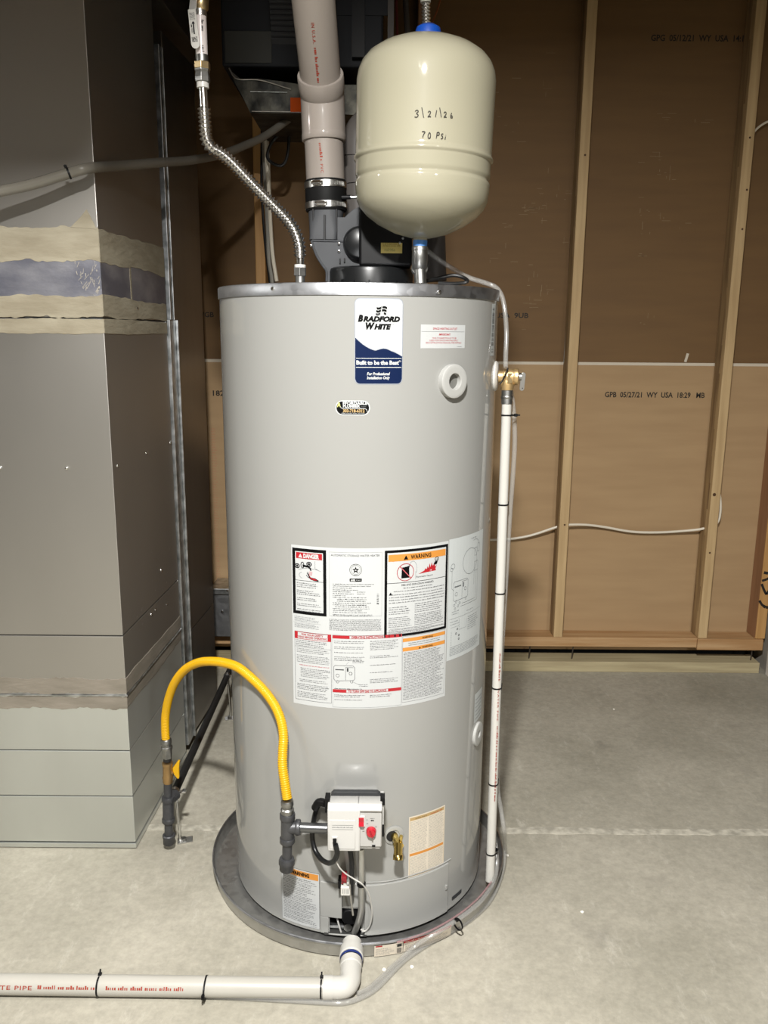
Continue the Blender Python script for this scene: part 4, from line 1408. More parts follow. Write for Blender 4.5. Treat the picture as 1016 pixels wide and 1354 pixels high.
s.poly(L_BLACK, 1, [(.0745, .8445), (.0815, .8445), (.0780, .8510)])
s.micro(L_GREY, 1, .0850, .8560, .2090, .8490, 1, .0024, fill=1, rag=0)
s.micro(L_GREY, 1, .0745, .8480, .2095, .8240, 4, .0024, fill=1, rag=.02)
s.micro(L_GREY, 1, .0745, .8190, .1230, .7990, 4, .0022, fill=1, rag=.25)
s.micro(L_GREY, 1, .1340, .8220, .2060, .7990, 5, .0022, fill=1, rag=.15)
s.micro(L_GREY, 1, .0745, .7950, .1260, .7700, 6, .0021, fill=1, rag=.15)
s.micro(L_GREY, 1, .1340, .7970, .2090, .7700, 7, .0021, fill=1, rag=.12)
s.rect(L_BLACK, 1, wu0 + .012, .7670, wu1 - .010, .7675)
s.micro(L_GREY, 1, .0745, .7665, .2090, .7600, 2, .0018, fill=1, rag=.3)
s.rect(L_BLACK, 1, wu0 + .006, .7596, wu1 - .006, .7601)
s.micro(L_GREY, 1, .0745, .7590, .2090, .7530, 2, .0018, fill=1, rag=.3)
# lower row: safety, operating instructions, warnings
fr0, fr1 = -.1360, -.0505
s.frame(L_GREY, 1, fr0, .5960, fr1, .7560, .0006)
s.rect(L_RED, 1, fr0, .7400, fr0 + .008, .7560)
s.rect(L_RED, 1, fr1 - .008, .7400, fr1, .7560)
s.rect(L_RED, 1, fr0, .7545, fr1, .7560)
s.rect(L_RED, 1, fr0, .7392, fr1, .7402)
s.text(L_RED, 2, 'FOR YOUR SAFETY', (fr0 + fr1) / 2, .7485, .0042, .050, 'c', .02)
s.text(L_RED, 2, 'READ BEFORE OPERATING', (fr0 + fr1) / 2, .7425, .0042, .066, 'c', .02)
s.rect(L_GREY, 1, fr0, .7205, fr1, .7209)
s.micro(L_GREY, 1, fr0 + .003, .7380, fr1 - .003, .7215, 4, .0020, fill=1, rag=.2)
v0 = .7185
for i, (ind, nl, m) in enumerate(((.005, 3, L_GREY), (.005, 5, L_GREY), (.011, 1, L_RED), (.014, 6, L_GREY), (.011, 2, L_GREY), (.005, 4, L_GREY), (.005, 4, L_GREY))):
    s.micro(m, 1, fr0 + ind, v0, fr1 - .004, v0 - .0038 * nl, nl, .0019, fill=1, rag=.25)
    v0 -= .0038 * nl + .0036
ou0, ou1 = -.0480, .1050
s.frame(L_LGREY, 1, ou0, .5880, ou1, .7560, .0004)
for vt, tx, wd in ((.7480, 'OPERATING INSTRUCTIONS', .070), (.6230, 'TO TURN OFF GAS TO APPLIANCE', .084)):
    oc = (ou0 + ou1) / 2
    s.rect(L_RED, 1, ou0, vt, oc - wd / 2 - .004, vt + .0072)
    s.rect(L_RED, 1, oc + wd / 2 + .004, vt, ou1, vt + .0072)
    s.rect(L_RED, 1, oc - wd / 2 - .004, vt + .0065, oc + wd / 2 + .004, vt + .0072)
    s.rect(L_RED, 1, oc - wd / 2 - .004, vt, oc + wd / 2 + .004, vt + .0006)
    s.text(L_RED, 2, tx, oc, vt + .0014, .0046, wd, 'c', .03)
for v_, nl in ((.7440, 2), (.7310, 2), (.7180, 1), (.7080, 3), (.6340, 1)):
    s.micro(L_GREY, 1, ou0 + .004, v_, ou0 + .070, v_ - .0038 * nl, nl, .0019, fill=1, rag=.35)
for v_, nl in ((.7440, 6), (.7100, 2), (.6890, 1), (.6720, 1), (.6560, 3)):
    s.micro(L_GREY, 1, ou0 + .082, v_, ou1 - .008, v_ - .0038 * nl, nl, .0019, fill=1, rag=.35)
for v_, nl in ((.6190, 2), (.6080, 1)):
    s.micro(L_GREY, 1, ou0 + .004, v_, ou0 + .072, v_ - .0038 * nl, nl, .0019, fill=1, rag=.3)
s.micro(L_GREY, 1, ou0 + .082, .6190, ou1 - .008, .6110, 2, .0019, fill=1, rag=.3)


def valve_drawing(s, u, v, w_, h_, m=L_GREY):
    s.line(m, 1, [(u + .003, v), (u, v + .004), (u, v + h_ - .003), (u + .003, v + h_), (u + w_ - .004, v + h_), (u + w_, v + h_ - .004), (u + w_, v + .006), (u + w_ - .003, v + .002), (u + .003, v)], .0008)
    s.line(m, 1, [(u + w_ * .56, v + .003), (u + w_ * .56, v + h_ - .004), (u + w_ - .003, v + h_ - .004)], .0007)
    s.rect(m, 1, u + .003, v + h_ * .70, u + w_ * .48, v + h_ * .76)
    s.ring(m, 1, u + w_ * .18, v + h_ * .35, w_ * .08, .0007, 12)
    s.rect(m, 1, u + w_ * .62, v + h_ * .62, u + w_ * .70, v + h_ * .85)
    s.ring(m, 1, u + w_ * .80, v + h_ * .50, w_ * .075, .0009, 12)
    s.ring(m, 1, u + w_ * .18, v - .002, .0030, .0007, 10)
    s.ring(m, 1, u + w_ * .85, v - .001, .0030, .0007, 10)


valve_drawing(s, ou0 + .003, .6500, .046, .036)
s.line(L_GREY, 1, [(ou0 + .030, .6890), (ou0 + .036, .6950)], .0004)
s.line(L_GREY, 1, [(ou0 + .047, .6480), (ou0 + .058, .6420)], .0004)
s.micro(L_GREY, 1, ou0 + .044, .6990, ou0 + .070, .6920, 2, .0018, fill=1, rag=.2)
s.micro(L_GREY, 1, ou0 + .058, .6440, ou0 + .078, .6370, 2, .0018, fill=1, rag=.2)
s.micro(L_GREY, 1, ou0 + .004, .6340, ou0 + .066, .6300, 1, .0018, fill=1, rag=.2)
xu0, xu1 = .1065, .2165
s.frame(L_GREY, 1, xu0, .5930, xu1, .7480, .0005)
s.rect(L_ORANGE, 1, xu0, .7350, xu1, .7430)
s.text(L_BLACK, 2, 'WARNING', (xu0 + xu1) / 2 + .006, .7365, .0044, .028, 'c', .02)
s.micro(L_GREY, 1, xu0 + .014, .7335, xu1 - .014, .7240, 2, .0020, fill=1, rag=.2)
s.rect(L_ORANGE, 1, xu0, .7130, xu1, .7215)
s.text(L_BLACK, 2, 'WARNING', (xu0 + xu1) / 2 + .006, .7148, .0044, .028, 'c', .02)
s.poly(L_BLACK, 2, [((xu0 + xu1) / 2 - .016, .7148), ((xu0 + xu1) / 2 - .011, .7148), ((xu0 + xu1) / 2 - .0135, .7192)])
s.micro(L_GREY, 1, xu0 + .003, .7110, xu1 - .003, .5980, 33, .0020, fill=1, rag=.2)
s.build(wh, 'rating_label')

# --- wiring diagram label to its right
s = Sheet(cyl)
gu0, gu1, gv0, gv1 = .2225, .3620, .6680, .9525
s.rect(L_GREYW, 0, gu0, gv0, gu1, gv1)
s.micro(L_LGREY, 1, .300, .9440, .325, .9400, 1, .0022, fill=1, rag=0)
s.ring(L_LGREY, 1, .300, .8900, .030, .0008, 30)
s.ring(L_LGREY, 1, .320, .9150, .022, .0007, 20, 0, 2)
for a in ((.318, .898, .330, .917), (.318, .862, .336, .884), (.332, .905, .342, .925)):
    s.frame(L_LGREY, 1, *a, .0007)
s.ring(L_LGREY, 1, .236, .889, .006, .0008, 14)
s.ring(L_LGREY, 1, .232, .882, .004, .0008, 14)
s.line(L_LGREY, 1, [(.2335, .879), (.2335, .838), (.240, .832)], .0007)
valve_drawing(s, .240, .806, .052, .046, L_LGREY)
s.line(L_LGREY, 1, [(.318, .862), (.318, .830)], .0007)
s.line(L_LGREY, 1, [(.328, .862), (.328, .796), (.270, .796)], .0007)
s.line(L_LGREY, 1, [(.336, .862), (.336, .790), (.266, .790)], .0007)
for q in ((.243, .797), (.246, .788), (.262, .799), (.256, .793)):
    s.ring(L_LGREY, 1, *q, .0028, .0008, 10)
s.micro(L_LGREY, 1, .236, .785, .258, .774, 2, .0022, fill=1, rag=.2)
s.micro(L_LGREY, 1, .290, .775, .322, .772, 1, .0020, fill=1, rag=.2)
s.rect(L_LGREY, 1, gu0 + .006, .7655, gu1 - .006, .7659)
s.micro(L_LGREY, 1, .232, .762, .262, .750, 2, .0020, fill=1, rag=.2)
for a, b in (((.234, .745), (.262, .745)), ((.262, .762), (.262, .735)), ((.236, .735), (.236, .700)), ((.262, .735), (.290, .735)), ((.290, .735), (.290, .757))):
    for t in range(6):
        x0_, y0_ = a[0] + (b[0] - a[0]) * t / 6, a[1] + (b[1] - a[1]) * t / 6
        x1_, y1_ = a[0] + (b[0] - a[0]) * (t + .6) / 6, a[1] + (b[1] - a[1]) * (t + .6) / 6
        s.line(L_LGREY, 1, [(x0_, y0_), (x1_, y1_)], .0008)
for q in ((.252, .728), (.262, .722), (.262, .713), (.256, .738)):
    s.ring(L_GREY, 1, *q, .0020, .0012, 8)
s.micro(L_LGREY, 1, .296, .760, .345, .725, 7, .0020, fill=1, rag=.35)
s.micro(L_LGREY, 1, .232, .700, .350, .677, 6, .0019, fill=1, rag=.15)
s.build(wh, 'wiring_diagram')

# --- two-column caution label at lower right
s = Sheet(cyl)
lu0, lu1, lv0, lv1 = .1285, .2305, .1475, .3055
s.rect(L_CREAM, 0, lu0, lv0, lu1, lv1)
s.frame(L_TAN, 1, lu0 + .002, lv0 + .002, lu1 - .002, lv1 - .003, .0007)
s.rect(L_TAN, 1, lu0 + .003, .2945, lu1 - .004, .3015)
s.micro(L_GREY, 2, lu0 + .016, .3005, lu0 + .046, .2960, 1, .0024, fill=1, rag=0)
s.micro(L_RED, 2, lu0 + .056, .3005, lu0 + .090, .2960, 1, .0024, fill=1, rag=0)
s.micro(L_PALE, 1, lu0 + .004, .2930, lu0 + .049, .2120, 22, .0019, fill=1, rag=.12)
s.micro(L_PALE, 1, lu0 + .053, .2930, lu1 - .004, .2120, 22, .0019, fill=1, rag=.12)
s.rect(L_ORANGE, 1, lu0 + .003, .2030, lu1 - .004, .2095)
s.micro(L_PALE, 1, lu0 + .004, .2010, lu0 + .049, .1530, 13, .0019, fill=1, rag=.12)
s.micro(L_PALE, 1, lu0 + .053, .2010, lu1 - .004, .1530, 13, .0019, fill=1, rag=.12)
s.build(wh, 'caution_label')

# --- warning label at lower left
s = Sheet(cyl)
ku0, ku1, kv0, kv1 = -.1835, -.0830, .0195, .1660
s.rect(L_BLACK, 0, ku0 - .0006, kv0 - .0006, ku1 + .0006, kv1 + .0006)
s.rect(L_WHITE, 1, ku0, kv0, ku1, kv1)
s.rect(L_ORANGE, 2, ku0 + .003, .1475, ku1 - .002, .1635)
s.text(L_BLACK, 3, 'WARNING', (ku0 + ku1) / 2 + .001, .1515, .0085, .050, 'c', .05)
s.poly(L_BLACK, 3, [(ku0 + .012, .1510), (ku0 + .021, .1510), (ku0 + .0165, .1598)])
v0 = .1440
for nl in (2, 3, 3, 2, 4, 6, 3, 3):
    s.micro(L_GREY, 2, ku0 + .005, v0, ku1 - .006, v0 - .0042 * nl, nl, .0021, fill=1, rag=.3)
    v0 -= .0042 * nl + .0012
s.micro(L_LGREY, 2, ku1 - .022, .0240, ku1 - .006, .0215, 1, .0014, fill=1, rag=0)
s.build(wh, 'warning_label')

# --- bar-code strip and tag on the right side of the jacket
s = Sheet(cyl)
s.rect(L_GREYW, 0, .372, 1.3470, .402, 1.4600)
for i in range(46):
    if random.random() < .7: s.rect(L_LGREY, 1, .377, 1.352 + i * .0022, .394, 1.352 + i * .0022 + random.choice((.0006, .0011, .0015)))
s.build(wh, 'barcode_strip')
s = Sheet(cyl)
s.rect(L_GREYW, 0, .345, .470, .400, .545)
for i in range(6):
    s.rect(L_LGREY, 1, .350, .478 + i * .010, .395, .4795 + i * .010)
s.build(wh, 'side_tag')

# ================================================================== ON TOP OF THE HEATER
VY = 2.02
TOP = TZ1 - .004


def hexnut(g, a, b, r):
    g.rod(a, b, r, 6)


# ---- power vent blower
bl = thing('vent_blower', 'black and charcoal power vent blower on top of the heater', 'blower', (-.037, VY, TOP))
pa = lambda x, y, Y=VY: aty(x, y, Y)
G().lathe([(0, 0), (.100, 0), (.100, .043), (.098, .050), (.092, .053), (0, .053)], (-.037, VY - .01, TOP), (0, 0, 1), 64).build('base_collar', BLACKG, bl)
g = G()
for k in range(9):
    a = -2.5 + k * .24
    x, y = -.037 + .1003 * math.sin(a + PI / 2 * 0), 0
    t = -PI / 2 + (k - 4) * .33
    g.obox((-.037 + .1005 * math.cos(t), VY - .01 + .1005 * math.sin(t), TOP + .012), Vector((-math.sin(t), math.cos(t), 0)) * .0018, Vector((math.cos(t), math.sin(t), 0)) * .0015, (0, 0, .010))
g.build('collar_rib', BLACK, bl, smooth=0)
# scroll housing in charcoal plastic
BY = VY - .05
out_px = [(412, 318), (415, 328), (420, 340), (427, 351), (432, 359), (432, 374), (520, 374), (520, 262), (474, 274), (467, 277), (460, 283), (456, 287), (446, 287), (446, 318)]
G().prism([aty(x, y, BY) for x, y in out_px], (0, .10, 0)).build('scroll_housing', CHAR, bl, smooth=0, fix=True, bevel=.004)
G().tube(spline([aty(x, y, BY) for x, y in ((412, 318), (415, 328), (420, 340), (427, 351), (432, 359), (432, 372))], 5), .0028, 8).build('scroll_rim', CHAR, bl)
# outlet chute: round at the coupling, square at the scroll
cs = []
for k in range(9):
    t = k / 8
    c0_ = aty(432 - 3 * t, 274 + 45 * t, VY)
    c0_ = Vector((c0_.x, VY - .0 * t, c0_.z))
    ring_ = []
    hx, hy = .043 + (.0325 - .043) * min(1, t * 1.2), .043 + (.044 - .043) * t
    pw = 1 - .72 * min(1, t * 1.3)
    for i in range(40):
        a = 2 * PI * i / 40
        ca, sa = math.cos(a), math.sin(a)
        ex = max(pw, .28)
        ring_.append(c0_ + Vector((hx * math.copysign(abs(ca) ** ex, ca), hy * math.copysign(abs(sa) ** ex, sa), 0)))
    cs.append(ring_)
v = [p for r in cs for p in r]
f = [(k * 40 + i, k * 40 + (i + 1) % 40, (k + 1) * 40 + (i + 1) % 40, (k + 1) * 40 + i) for k in range(8) for i in range(40)]
f += [tuple(range(40)), tuple(range(320, 360))]
G().add(v, f).build('outlet_chute', CHAR, bl, smooth=30, fix=True)
g = G()
a, b = aty(429.5, 284, VY - .046), aty(429.5, 322, VY - .046)
G().prism([a + Vector((-.0025, 0, 0)), a + Vector((.0025, 0, 0)), b + Vector((.0025, -.002, 0)), b + Vector((-.0025, -.002, 0))], (0, .02, 0)).build('rib', BLACK, bl, smooth=0, fix=True, bevel=.0008)
for x0_, x1_ in ((414, 416), (445, 446.5)):
    a, b = aty(x0_, 276, VY - .04), aty(x1_, 317, VY - .04)
    G().prism([a + Vector((-.002, 0, 0)), a + Vector((.002, 0, 0)), b + Vector((.002, 0, 0)), b + Vector((-.002, 0, 0))], (0, .02, 0)).build('rib', BLACK, bl, smooth=0, fix=True, bevel=.0008)
a, b = aty(413, 318, BY - .001), aty(456, 319, BY - .001)
G().tube([a, b], .0022, 8).build('seam_rib', CHAR, bl)
for px, py in ((448.5, 322.5), (448.5, 332.5), (411.5, 325)):
    p = aty(px, py, BY - .001)
    G().lathe([(0, .004), (.0026, .0035), (.0036, .001), (.0036, -.002)], p, (0, -1, 0), 12).build('screw', CHROME, bl)
for px, py, l in ((450, 345, .010), (456, 344, .008)):
    p = aty(px, py, BY)
    G().obox(p, (.0015, 0, 0), (0, .006, 0), (0, 0, l / 2)).build('clip_tab', BLACK, bl, smooth=0)
# round intake boss and motor housing
p = aty(476, 322, BY)
G().lathe([(.0, .024), (.030, .024), (.034, .021), (.0365, .012), (.0385, .0), (.0385, -.004)], p, (0, -1, 0), 40).build('intake_boss', BLACKG, bl)
a, b = aty(475, 258, 1.93), aty(545, 352, 1.93)
G().box(a.x, b.x, 1.925, 2.05, b.z, a.z).build('motor_housing', BLACK, bl, smooth=30, bevel=.006, seg=3)
G().rod(Vector((a.x + .03, 1.99, a.z - .003)), Vector((a.x + .03, 1.99, a.z + .03)), .03, 24).build('motor_cap', BLACK, bl)
p, q = aty(504, 321, 1.925), aty(532, 335, 1.925)
s = Sheet(plane_fn((p.x, 1.9248, q.z), (1, 0, 0), (0, 0, 1)))
s.rect(mat('faded yellow label', '#b9a65c', .45), 0, 0, 0, q.x - p.x, p.z - q.z)
s.micro(mat('yellow label ink', '#7a6b2f', .5), 1, .004, (p.z - q.z) * .95, (q.x - p.x) * .95, (p.z - q.z) * .62, 2, .0026, rag=0)
s.micro(mat('green label ink', '#6d7440', .5), 1, .008, (p.z - q.z) * .45, (q.x - p.x) * .7, (p.z - q.z) * .15, 2, .0026, rag=0)
s.build(bl, 'motor_label')
for px, py in ((533, 315), (529, 321)):
    p = aty(px, py, 1.925)
    G().lathe([(0, .003), (.0022, .002), (.003, -.001)], p, (0, -1, 0), 10).build('screw', ZINC, bl)

# ---- grey intake pipe behind
ip = thing('intake_pipe', 'grey plastic intake pipe between the vent pipe and the cream tank', 'pipe', (-.05, 2.14, 1.55))
IY = 2.14
q0, q1 = aty(474, 300, IY), aty(474, 190, IY)
G().rod(aty(475, 340, IY), aty(472, 205, IY), .034, 28).build('pipe', PVC_G, ip)
G().rod(aty(474, 244, IY), aty(473, 222, IY), .0385, 28).build('collar', PVC_G, ip)
G().tube(spline([aty(472, 208, IY), aty(473, 185, IY), aty(482, 168, IY), aty(500, 162, IY), aty(520, 162, IY)], 6), .037, 24).build('elbow', PVC_G, ip)
G().rod(aty(575, 372, 2.16), aty(572, 280, 2.16), .030, 24).build('rear_pipe', PVC_G, ip)

# ---- exhaust vent pipe
vp = thing('vent_pipe', 'white plastic exhaust vent pipe with coupling rising from the black blower', 'vent pipe', pa(430, 240))
elb = pa(426.8, 131)
udir = Vector((-.045, -1, 1)).normalized()          # the upper pipe comes forward at forty-five degrees
G().tube([elb + udir * .020, elb + udir * .75], .0447, 40).build('upper_pipe', PVC_V, vp)
# moulded elbow with a hub at each end
c0 = pa(428.5, 186)
body_ = [c0 + Vector((0, 0, .004)), c0.lerp(elb, .45), c0.lerp(elb, .8), elb + Vector((0, -.004, .004)), elb + udir * .020, elb + udir * .040]
el_ = G().tube(spline(body_, 6), [.0492] * 31, 56).build('elbow', PVC_V, vp, smooth=60)
G().lathe([(.0440, -.002), (.0485, -.002), (.0500, .000), (.0500, .010), (.0490, .016)], c0, (elb - c0), 56).build('hub_lip', PVC_V, el_)
G().lathe([(.0485, .000), (.0500, .006), (.0512, .012), (.0512, .040), (.0500, .0425), (.0448, .0425), (.0448, .030)], elb + udir * .014, udir, 56).build('hub_lip', PVC_V, el_)
G().tube([pa(427, 165), pa(429, 200), pa(431.5, 262)], .0440, 40).build('lower_pipe', PVC_V, vp)
ax2 = (pa(429, 190) - pa(432, 285)).normalized()
c1 = pa(431.8, 278)
hc = (pa(430.8, 241) - c1).length
rc = G().lathe([(.0430, -.004), (.0465, -.003), (.0475, 0), (.0475, hc), (.0465, hc + .003), (.0440, hc + .003)], c1, ax2, 48).build('rubber_coupling', RUBBER, vp)
for t in (.14, .86):
    cc_ = c1 + ax2 * (hc * t)
    band = G().lathe([(.0478, -.0068), (.0488, -.0068), (.0488, .0068), (.0478, .0068)], cc_, ax2, 48, closed=True).build('hose_clamp', STAIN_D, vp)
    px_off = Vector((-.016 if t > .5 else -.008, -.0485, 0)).normalized()
    hs = cc_ + px_off * .0515
    sd = px_off.cross(ax2).normalized()
    G().obox(hs, sd * .011, px_off * .003, ax2 * .0048).build('screw_housing', STAIN, band, smooth=0, bevel=.001)
    G().rod(hs + sd * -.014 + px_off * .001, hs + sd * .013 + px_off * .001, .0034, 12).build('clamp_screw', CHROME, band)
    g = G()
    for i in range(14):
        a = .3 + i * .085
        d_ = (px_off * math.cos(a) - sd * math.sin(a)) if 0 else (px_off * math.cos(a) + sd * -math.sin(a) * (1 if sd.x < 0 else -1))
        tt = d_.cross(ax2)
        g.obox(cc_ + d_ * .0489, tt * .0007, d_ * .0003, ax2 * .0045)
    g.build('worm_slot', ZINC, band, smooth=0)
# pressure tap on the coupling
G().rod(pa(452, 261, 1.985), pa(464, 260.5, 1.985), .0048, 12).build('pressure_tap', BLACK, vp)
G().rod(pa(462, 260.5, 1.985), pa(472, 260.5, 1.985), .0036, 12).build('pressure_tap', STAIN, vp)
# red pipe printing running down the pipes
for (a, b, r, txt, h, frt) in ((elb + udir * .20, elb + udir * .058, .0448, 'IN U.S.A.', .0062, (0, -1, -1)), (pa(426.8, 190), pa(430.8, 236), .0441, 'PVC', .0062, (0, -1, -.12))):
    d_ = b - a
    off_v = .0035 if txt == 'PVC' else .0015
    s = Sheet(cyl_fn(a, d_, frt, r), .02)
    ln = d_.length
    if txt == 'PVC':
        s.micro(REDINK, 1, .002, .0045 - off_v, ln * .55, -.0045 - off_v, 1, .0062, rag=0)
        s.text(REDINK, 1, txt, ln * .62, -.003 - off_v, h, None, 'l', .01, spacing=1.3)
    else:
        s.text(REDINK, 1, txt, .012, -.003 - off_v, h, .042, 'l', .01, spacing=1.2)
        s.micro(REDINK, 1, .062, .0045 - off_v, ln * .98, -.0045 - off_v, 1, .0062, rag=0)
        s.micro(INK, 1, .025, .028, .050, .022, 2, .005, rag=0) if 0 else None
    s.build(vp, 'pipe_print')

# ---- hot side: ball valve and corrugated connector at the left
FY = 1.90
pf_ = lambda x, y, dy=0: aty(x, y, FY + dy)
hv = thing('shutoff_valve', 'lever ball valve with white tagged handle above the left corrugated connector', 'valve', pf_(267, 92))
G().rod(pf_(268, -30), pf_(268, -30) + Vector((0, 0, .65)), .0125, 20).build('riser', BRASS_D, hv)
G().rod(pf_(268, -30), pf_(265.5, 8), .0155, 20).build('brass_body', BRASS_D, hv)
G().lathe([(0, 0), (.013, 0), (.0155, .004), (.0155, .030), (.013, .034), (0, .034)], pf_(265.5, 14), pf_(268, -30) - pf_(265.5, 14), 20).build('ball_body', BRASS, hv)
G().rod(pf_(265.2, 22), pf_(264.9, 13), .0135, 18).build('steel_collar', STAIN_D, hv)
G().rod(pf_(267, 73), pf_(264.9, 21), .0125, 24).build('white_pipe', mat('milky pipe', '#cfc6c4', .3), hv)
G().rod(pf_(267.4, 82), pf_(267, 73), .0128, 20).build('steel_collar', ZINC, hv)
# handle: bent plate with a white tag
a, b = pf_(252, 12, -.02), pf_(261, -6, -.02)
G().prism([pf_(250, 14, -.02), pf_(259, 12, -.02), pf_(262, -8, -.02), pf_(252, -10, -.02)], (0, .0022, 0)).build('handle_neck', STAIN_D, hv, smooth=0, fix=True)
top, bot = pf_(253.5, 12, -.024), pf_(258.5, 58, -.024)
axh = (bot - top).normalized()
sdh = Vector((1, 0, .1)).normalized()
sdh = (sdh - axh * sdh.dot(axh)).normalized()
ol = []
hw_, Ln = .0088, (bot - top).length
for i in range(9):
    t = PI * i / 8
    ol.append(bot + sdh * math.cos(t) * hw_ + axh * math.sin(t) * hw_)
ol += [top - sdh * hw_ * .9, top + sdh * hw_ * .9]
hd = G().prism(ol, (0, .004, 0)).build('handle', WHITE, hv, smooth=0, fix=True, bevel=.001)
s = Sheet(plane_fn(top, sdh, -axh) if sdh.cross(-axh).y < 0 else plane_fn(top, -sdh, -axh))
s.micro(L_GREY, 1, -.0055, -.006, .0055, -.020, 5, .0018, rag=.1)
s.rect(L_BLACK, 1, -.0012, -Ln * .72, .0016, -Ln * .42)
s.poly(L_BLACK, 1, [(-.0035, -Ln * .42), (.004, -Ln * .42), (0, -Ln * .34)])
s.rect(L_BLACK, 1, -.005, -Ln * .52, -.003, -Ln * .44)
s.micro(L_BLACK, 1, -.005, -Ln * .55, -.002, -Ln * .70, 4, .0018, rag=0)
s.micro(L_BLACK, 1, -.006, -Ln * .80, .006, -Ln * .95, 4, .0028, rag=0)
s.build(hd, 'handle_tag_print')
s = Sheet(cyl_fn(pf_(266, 26), pf_(267, 73) - pf_(266, 26), (.35, -1, 0), .0126), .01)
s.micro(L_GREY, 1, .004, .002, .028, -.002, 1, .0045, rag=0)
s.micro(L_GREY, 1, .052, .002, .066, -.002, 1, .0045, rag=0)
s.build(hv, 'pipe_print')


def corrugated(path, r0, r1, pitch, name, m, parent, n=16):
    pts = resample(path, pitch / 4)
    rr = [r0 + (r1 - r0) * (.5 - .5 * math.cos(2 * PI * i / 4)) for i in range(len(pts))]
    return G().tube(pts, rr, n).build(name, m, parent, smooth=80)


fc_ = thing('flex_connector', 'shiny corrugated steel water connector bending down to the left of the heater top', 'connector', pf_(397, 372))
hexb = G()
hexb.rod(pf_(267.6, 82.5), pf_(267.8, 92), .0175, 6)
hexb.build('brass_nut', BRASS, fc_, smooth=0, bevel=.001)
G().lathe([(.013, 0), (.0162, .002), (.0165, .010), (.0150, .020), (.0165, .024), (.0165, .028), (.012, .029)], pf_(268.2, 110), pf_(267.6, 88) - pf_(268.2, 110), 6).build('union_nut', ZINC, fc_, smooth=0, bevel=.0008)
G().rod(pf_(268.4, 116.5), pf_(268.2, 109.5), .0128, 24).build('white_washer', WHITE, fc_)
path = spline([pf_(268.6, 116), pf_(269.4, 130), pf_(270.5, 150), pf_(271.8, 170), pf_(273.3, 184), pf_(279, 195), pf_(290, 201), pf_(305, 213), pf_(325, 234), pf_(345, 255), pf_(365, 275), pf_(381, 292), pf_(391, 308), pf_(396, 324), pf_(397, 340), pf_(397, 352)], 10)
G().tube(path[:20], .0092, 18).build('smooth_end', STAIN, fc_)
corrugated(path[16:-9], .0090, .0146, .0082, 'corrugated_hose', STAIN, fc_, 18)
G().tube(path[-14:], .0085, 18).build('smooth_end', STAIN, fc_)
G().rod(pf_(397, 354), pf_(397, 350), .0125, 24).build('white_washer', WHITE, fc_)
G().rod(pf_(397, 365), pf_(397, 354), .0145, 6).build('union_nut', ZINC, fc_, smooth=0, bevel=.001)
G().rod(Vector((pf_(397, 365).x, FY, TOP)), pf_(397, 364), .0108, 18).build('nipple', ZINC, fc_)

# ---- expansion tank
EY_, EX = 1.85, .0790
et = thing('expansion_tank', 'cream expansion tank with a blue cap and handwritten date above the heater', 'tank', (.072, EY_, 1.60))
axis = (aty(563.5, 100, EY_) - aty(555.5, 312, EY_)).normalized()
base = aty(556, 318, EY_) + axis * .004
base = Vector((base.x, EY_, base.z))
R_ = .1432
H_ = 1.982 - base.z
b1, b2 = 1.748 - base.z, 1.706 - base.z
prof = [(0, .000), (.02, .0005), (.055, .009), (.090, .025), (.115, .042), (.130, .058), (.1375, .073), (.1400, .090),
        (.1408, b2 - .014), (.1412, b2 - .007), (.1408, b2 - .004), (.1372, b2), (.1380, b2 + .003), (.1405, b2 + .007), (.1412, b2 + .011), (.1412, b1 - .008), (.1416, b1 - .0055), (.1448, b1 - .0035), (.1456, b1), (.1445, b1 + .003), (.1424, b1 + .006), (.1420, b1 + .010),
        (.1428, H_ - .115), (.1430, H_ - .085), (.1405, H_ - .068), (.1340, H_ - .052), (.1220, H_ - .037), (.100, H_ - .022), (.070, H_ - .0095), (.035, H_ - .002), (0, H_)]
# refine the profile smoothly
shell_ = G().lathe(prof, base, axis, 96)
eb = shell_.build('tank_shell', CREAM, et, smooth=60)
G().lathe([(0, .026), (.014, .025), (.024, .019), (.0275, .008), (.0280, -.006)], base + axis * (H_ - .001), axis, 32).build('air_valve_cap', BLUE, et)
G().rod(base - axis * .016, base + axis * .006, .0148, 24).build('stem', CREAM, et)
G().rod(base - axis * .017, base - axis * .004, .0152, 24).build('stem_label', BLUE_TAPE, et)
# handwriting in black marker
ef = lambda u, v, off: base + axis * v + Vector((math.sin(u / .1426), -math.cos(u / .1426), 0)) * (.1428 + off)
s = Sheet(ef, .006)


def hand(strokes, u, v, h, t=.0016):
    for st in strokes:
        pts = spline([(u + a * h, 0, v + b * h) for a, b in st], 4) if len(st) > 2 else [Vector((u + a * h, 0, v + b * h)) for a, b in st]
        s.line(INK, 2, [(p.x, p.z) for p in pts], t)


# base coordinates: middle of the date at px 574,150
def eloc(px, py):
    p = aty(px, py, EY_ - .141)
    return math.asin(max(-1, min(1, (p.x - (base.x + axis.x * (p.z - base.z))) / .1428))) * .1428, (p.z - base.z) / axis.z


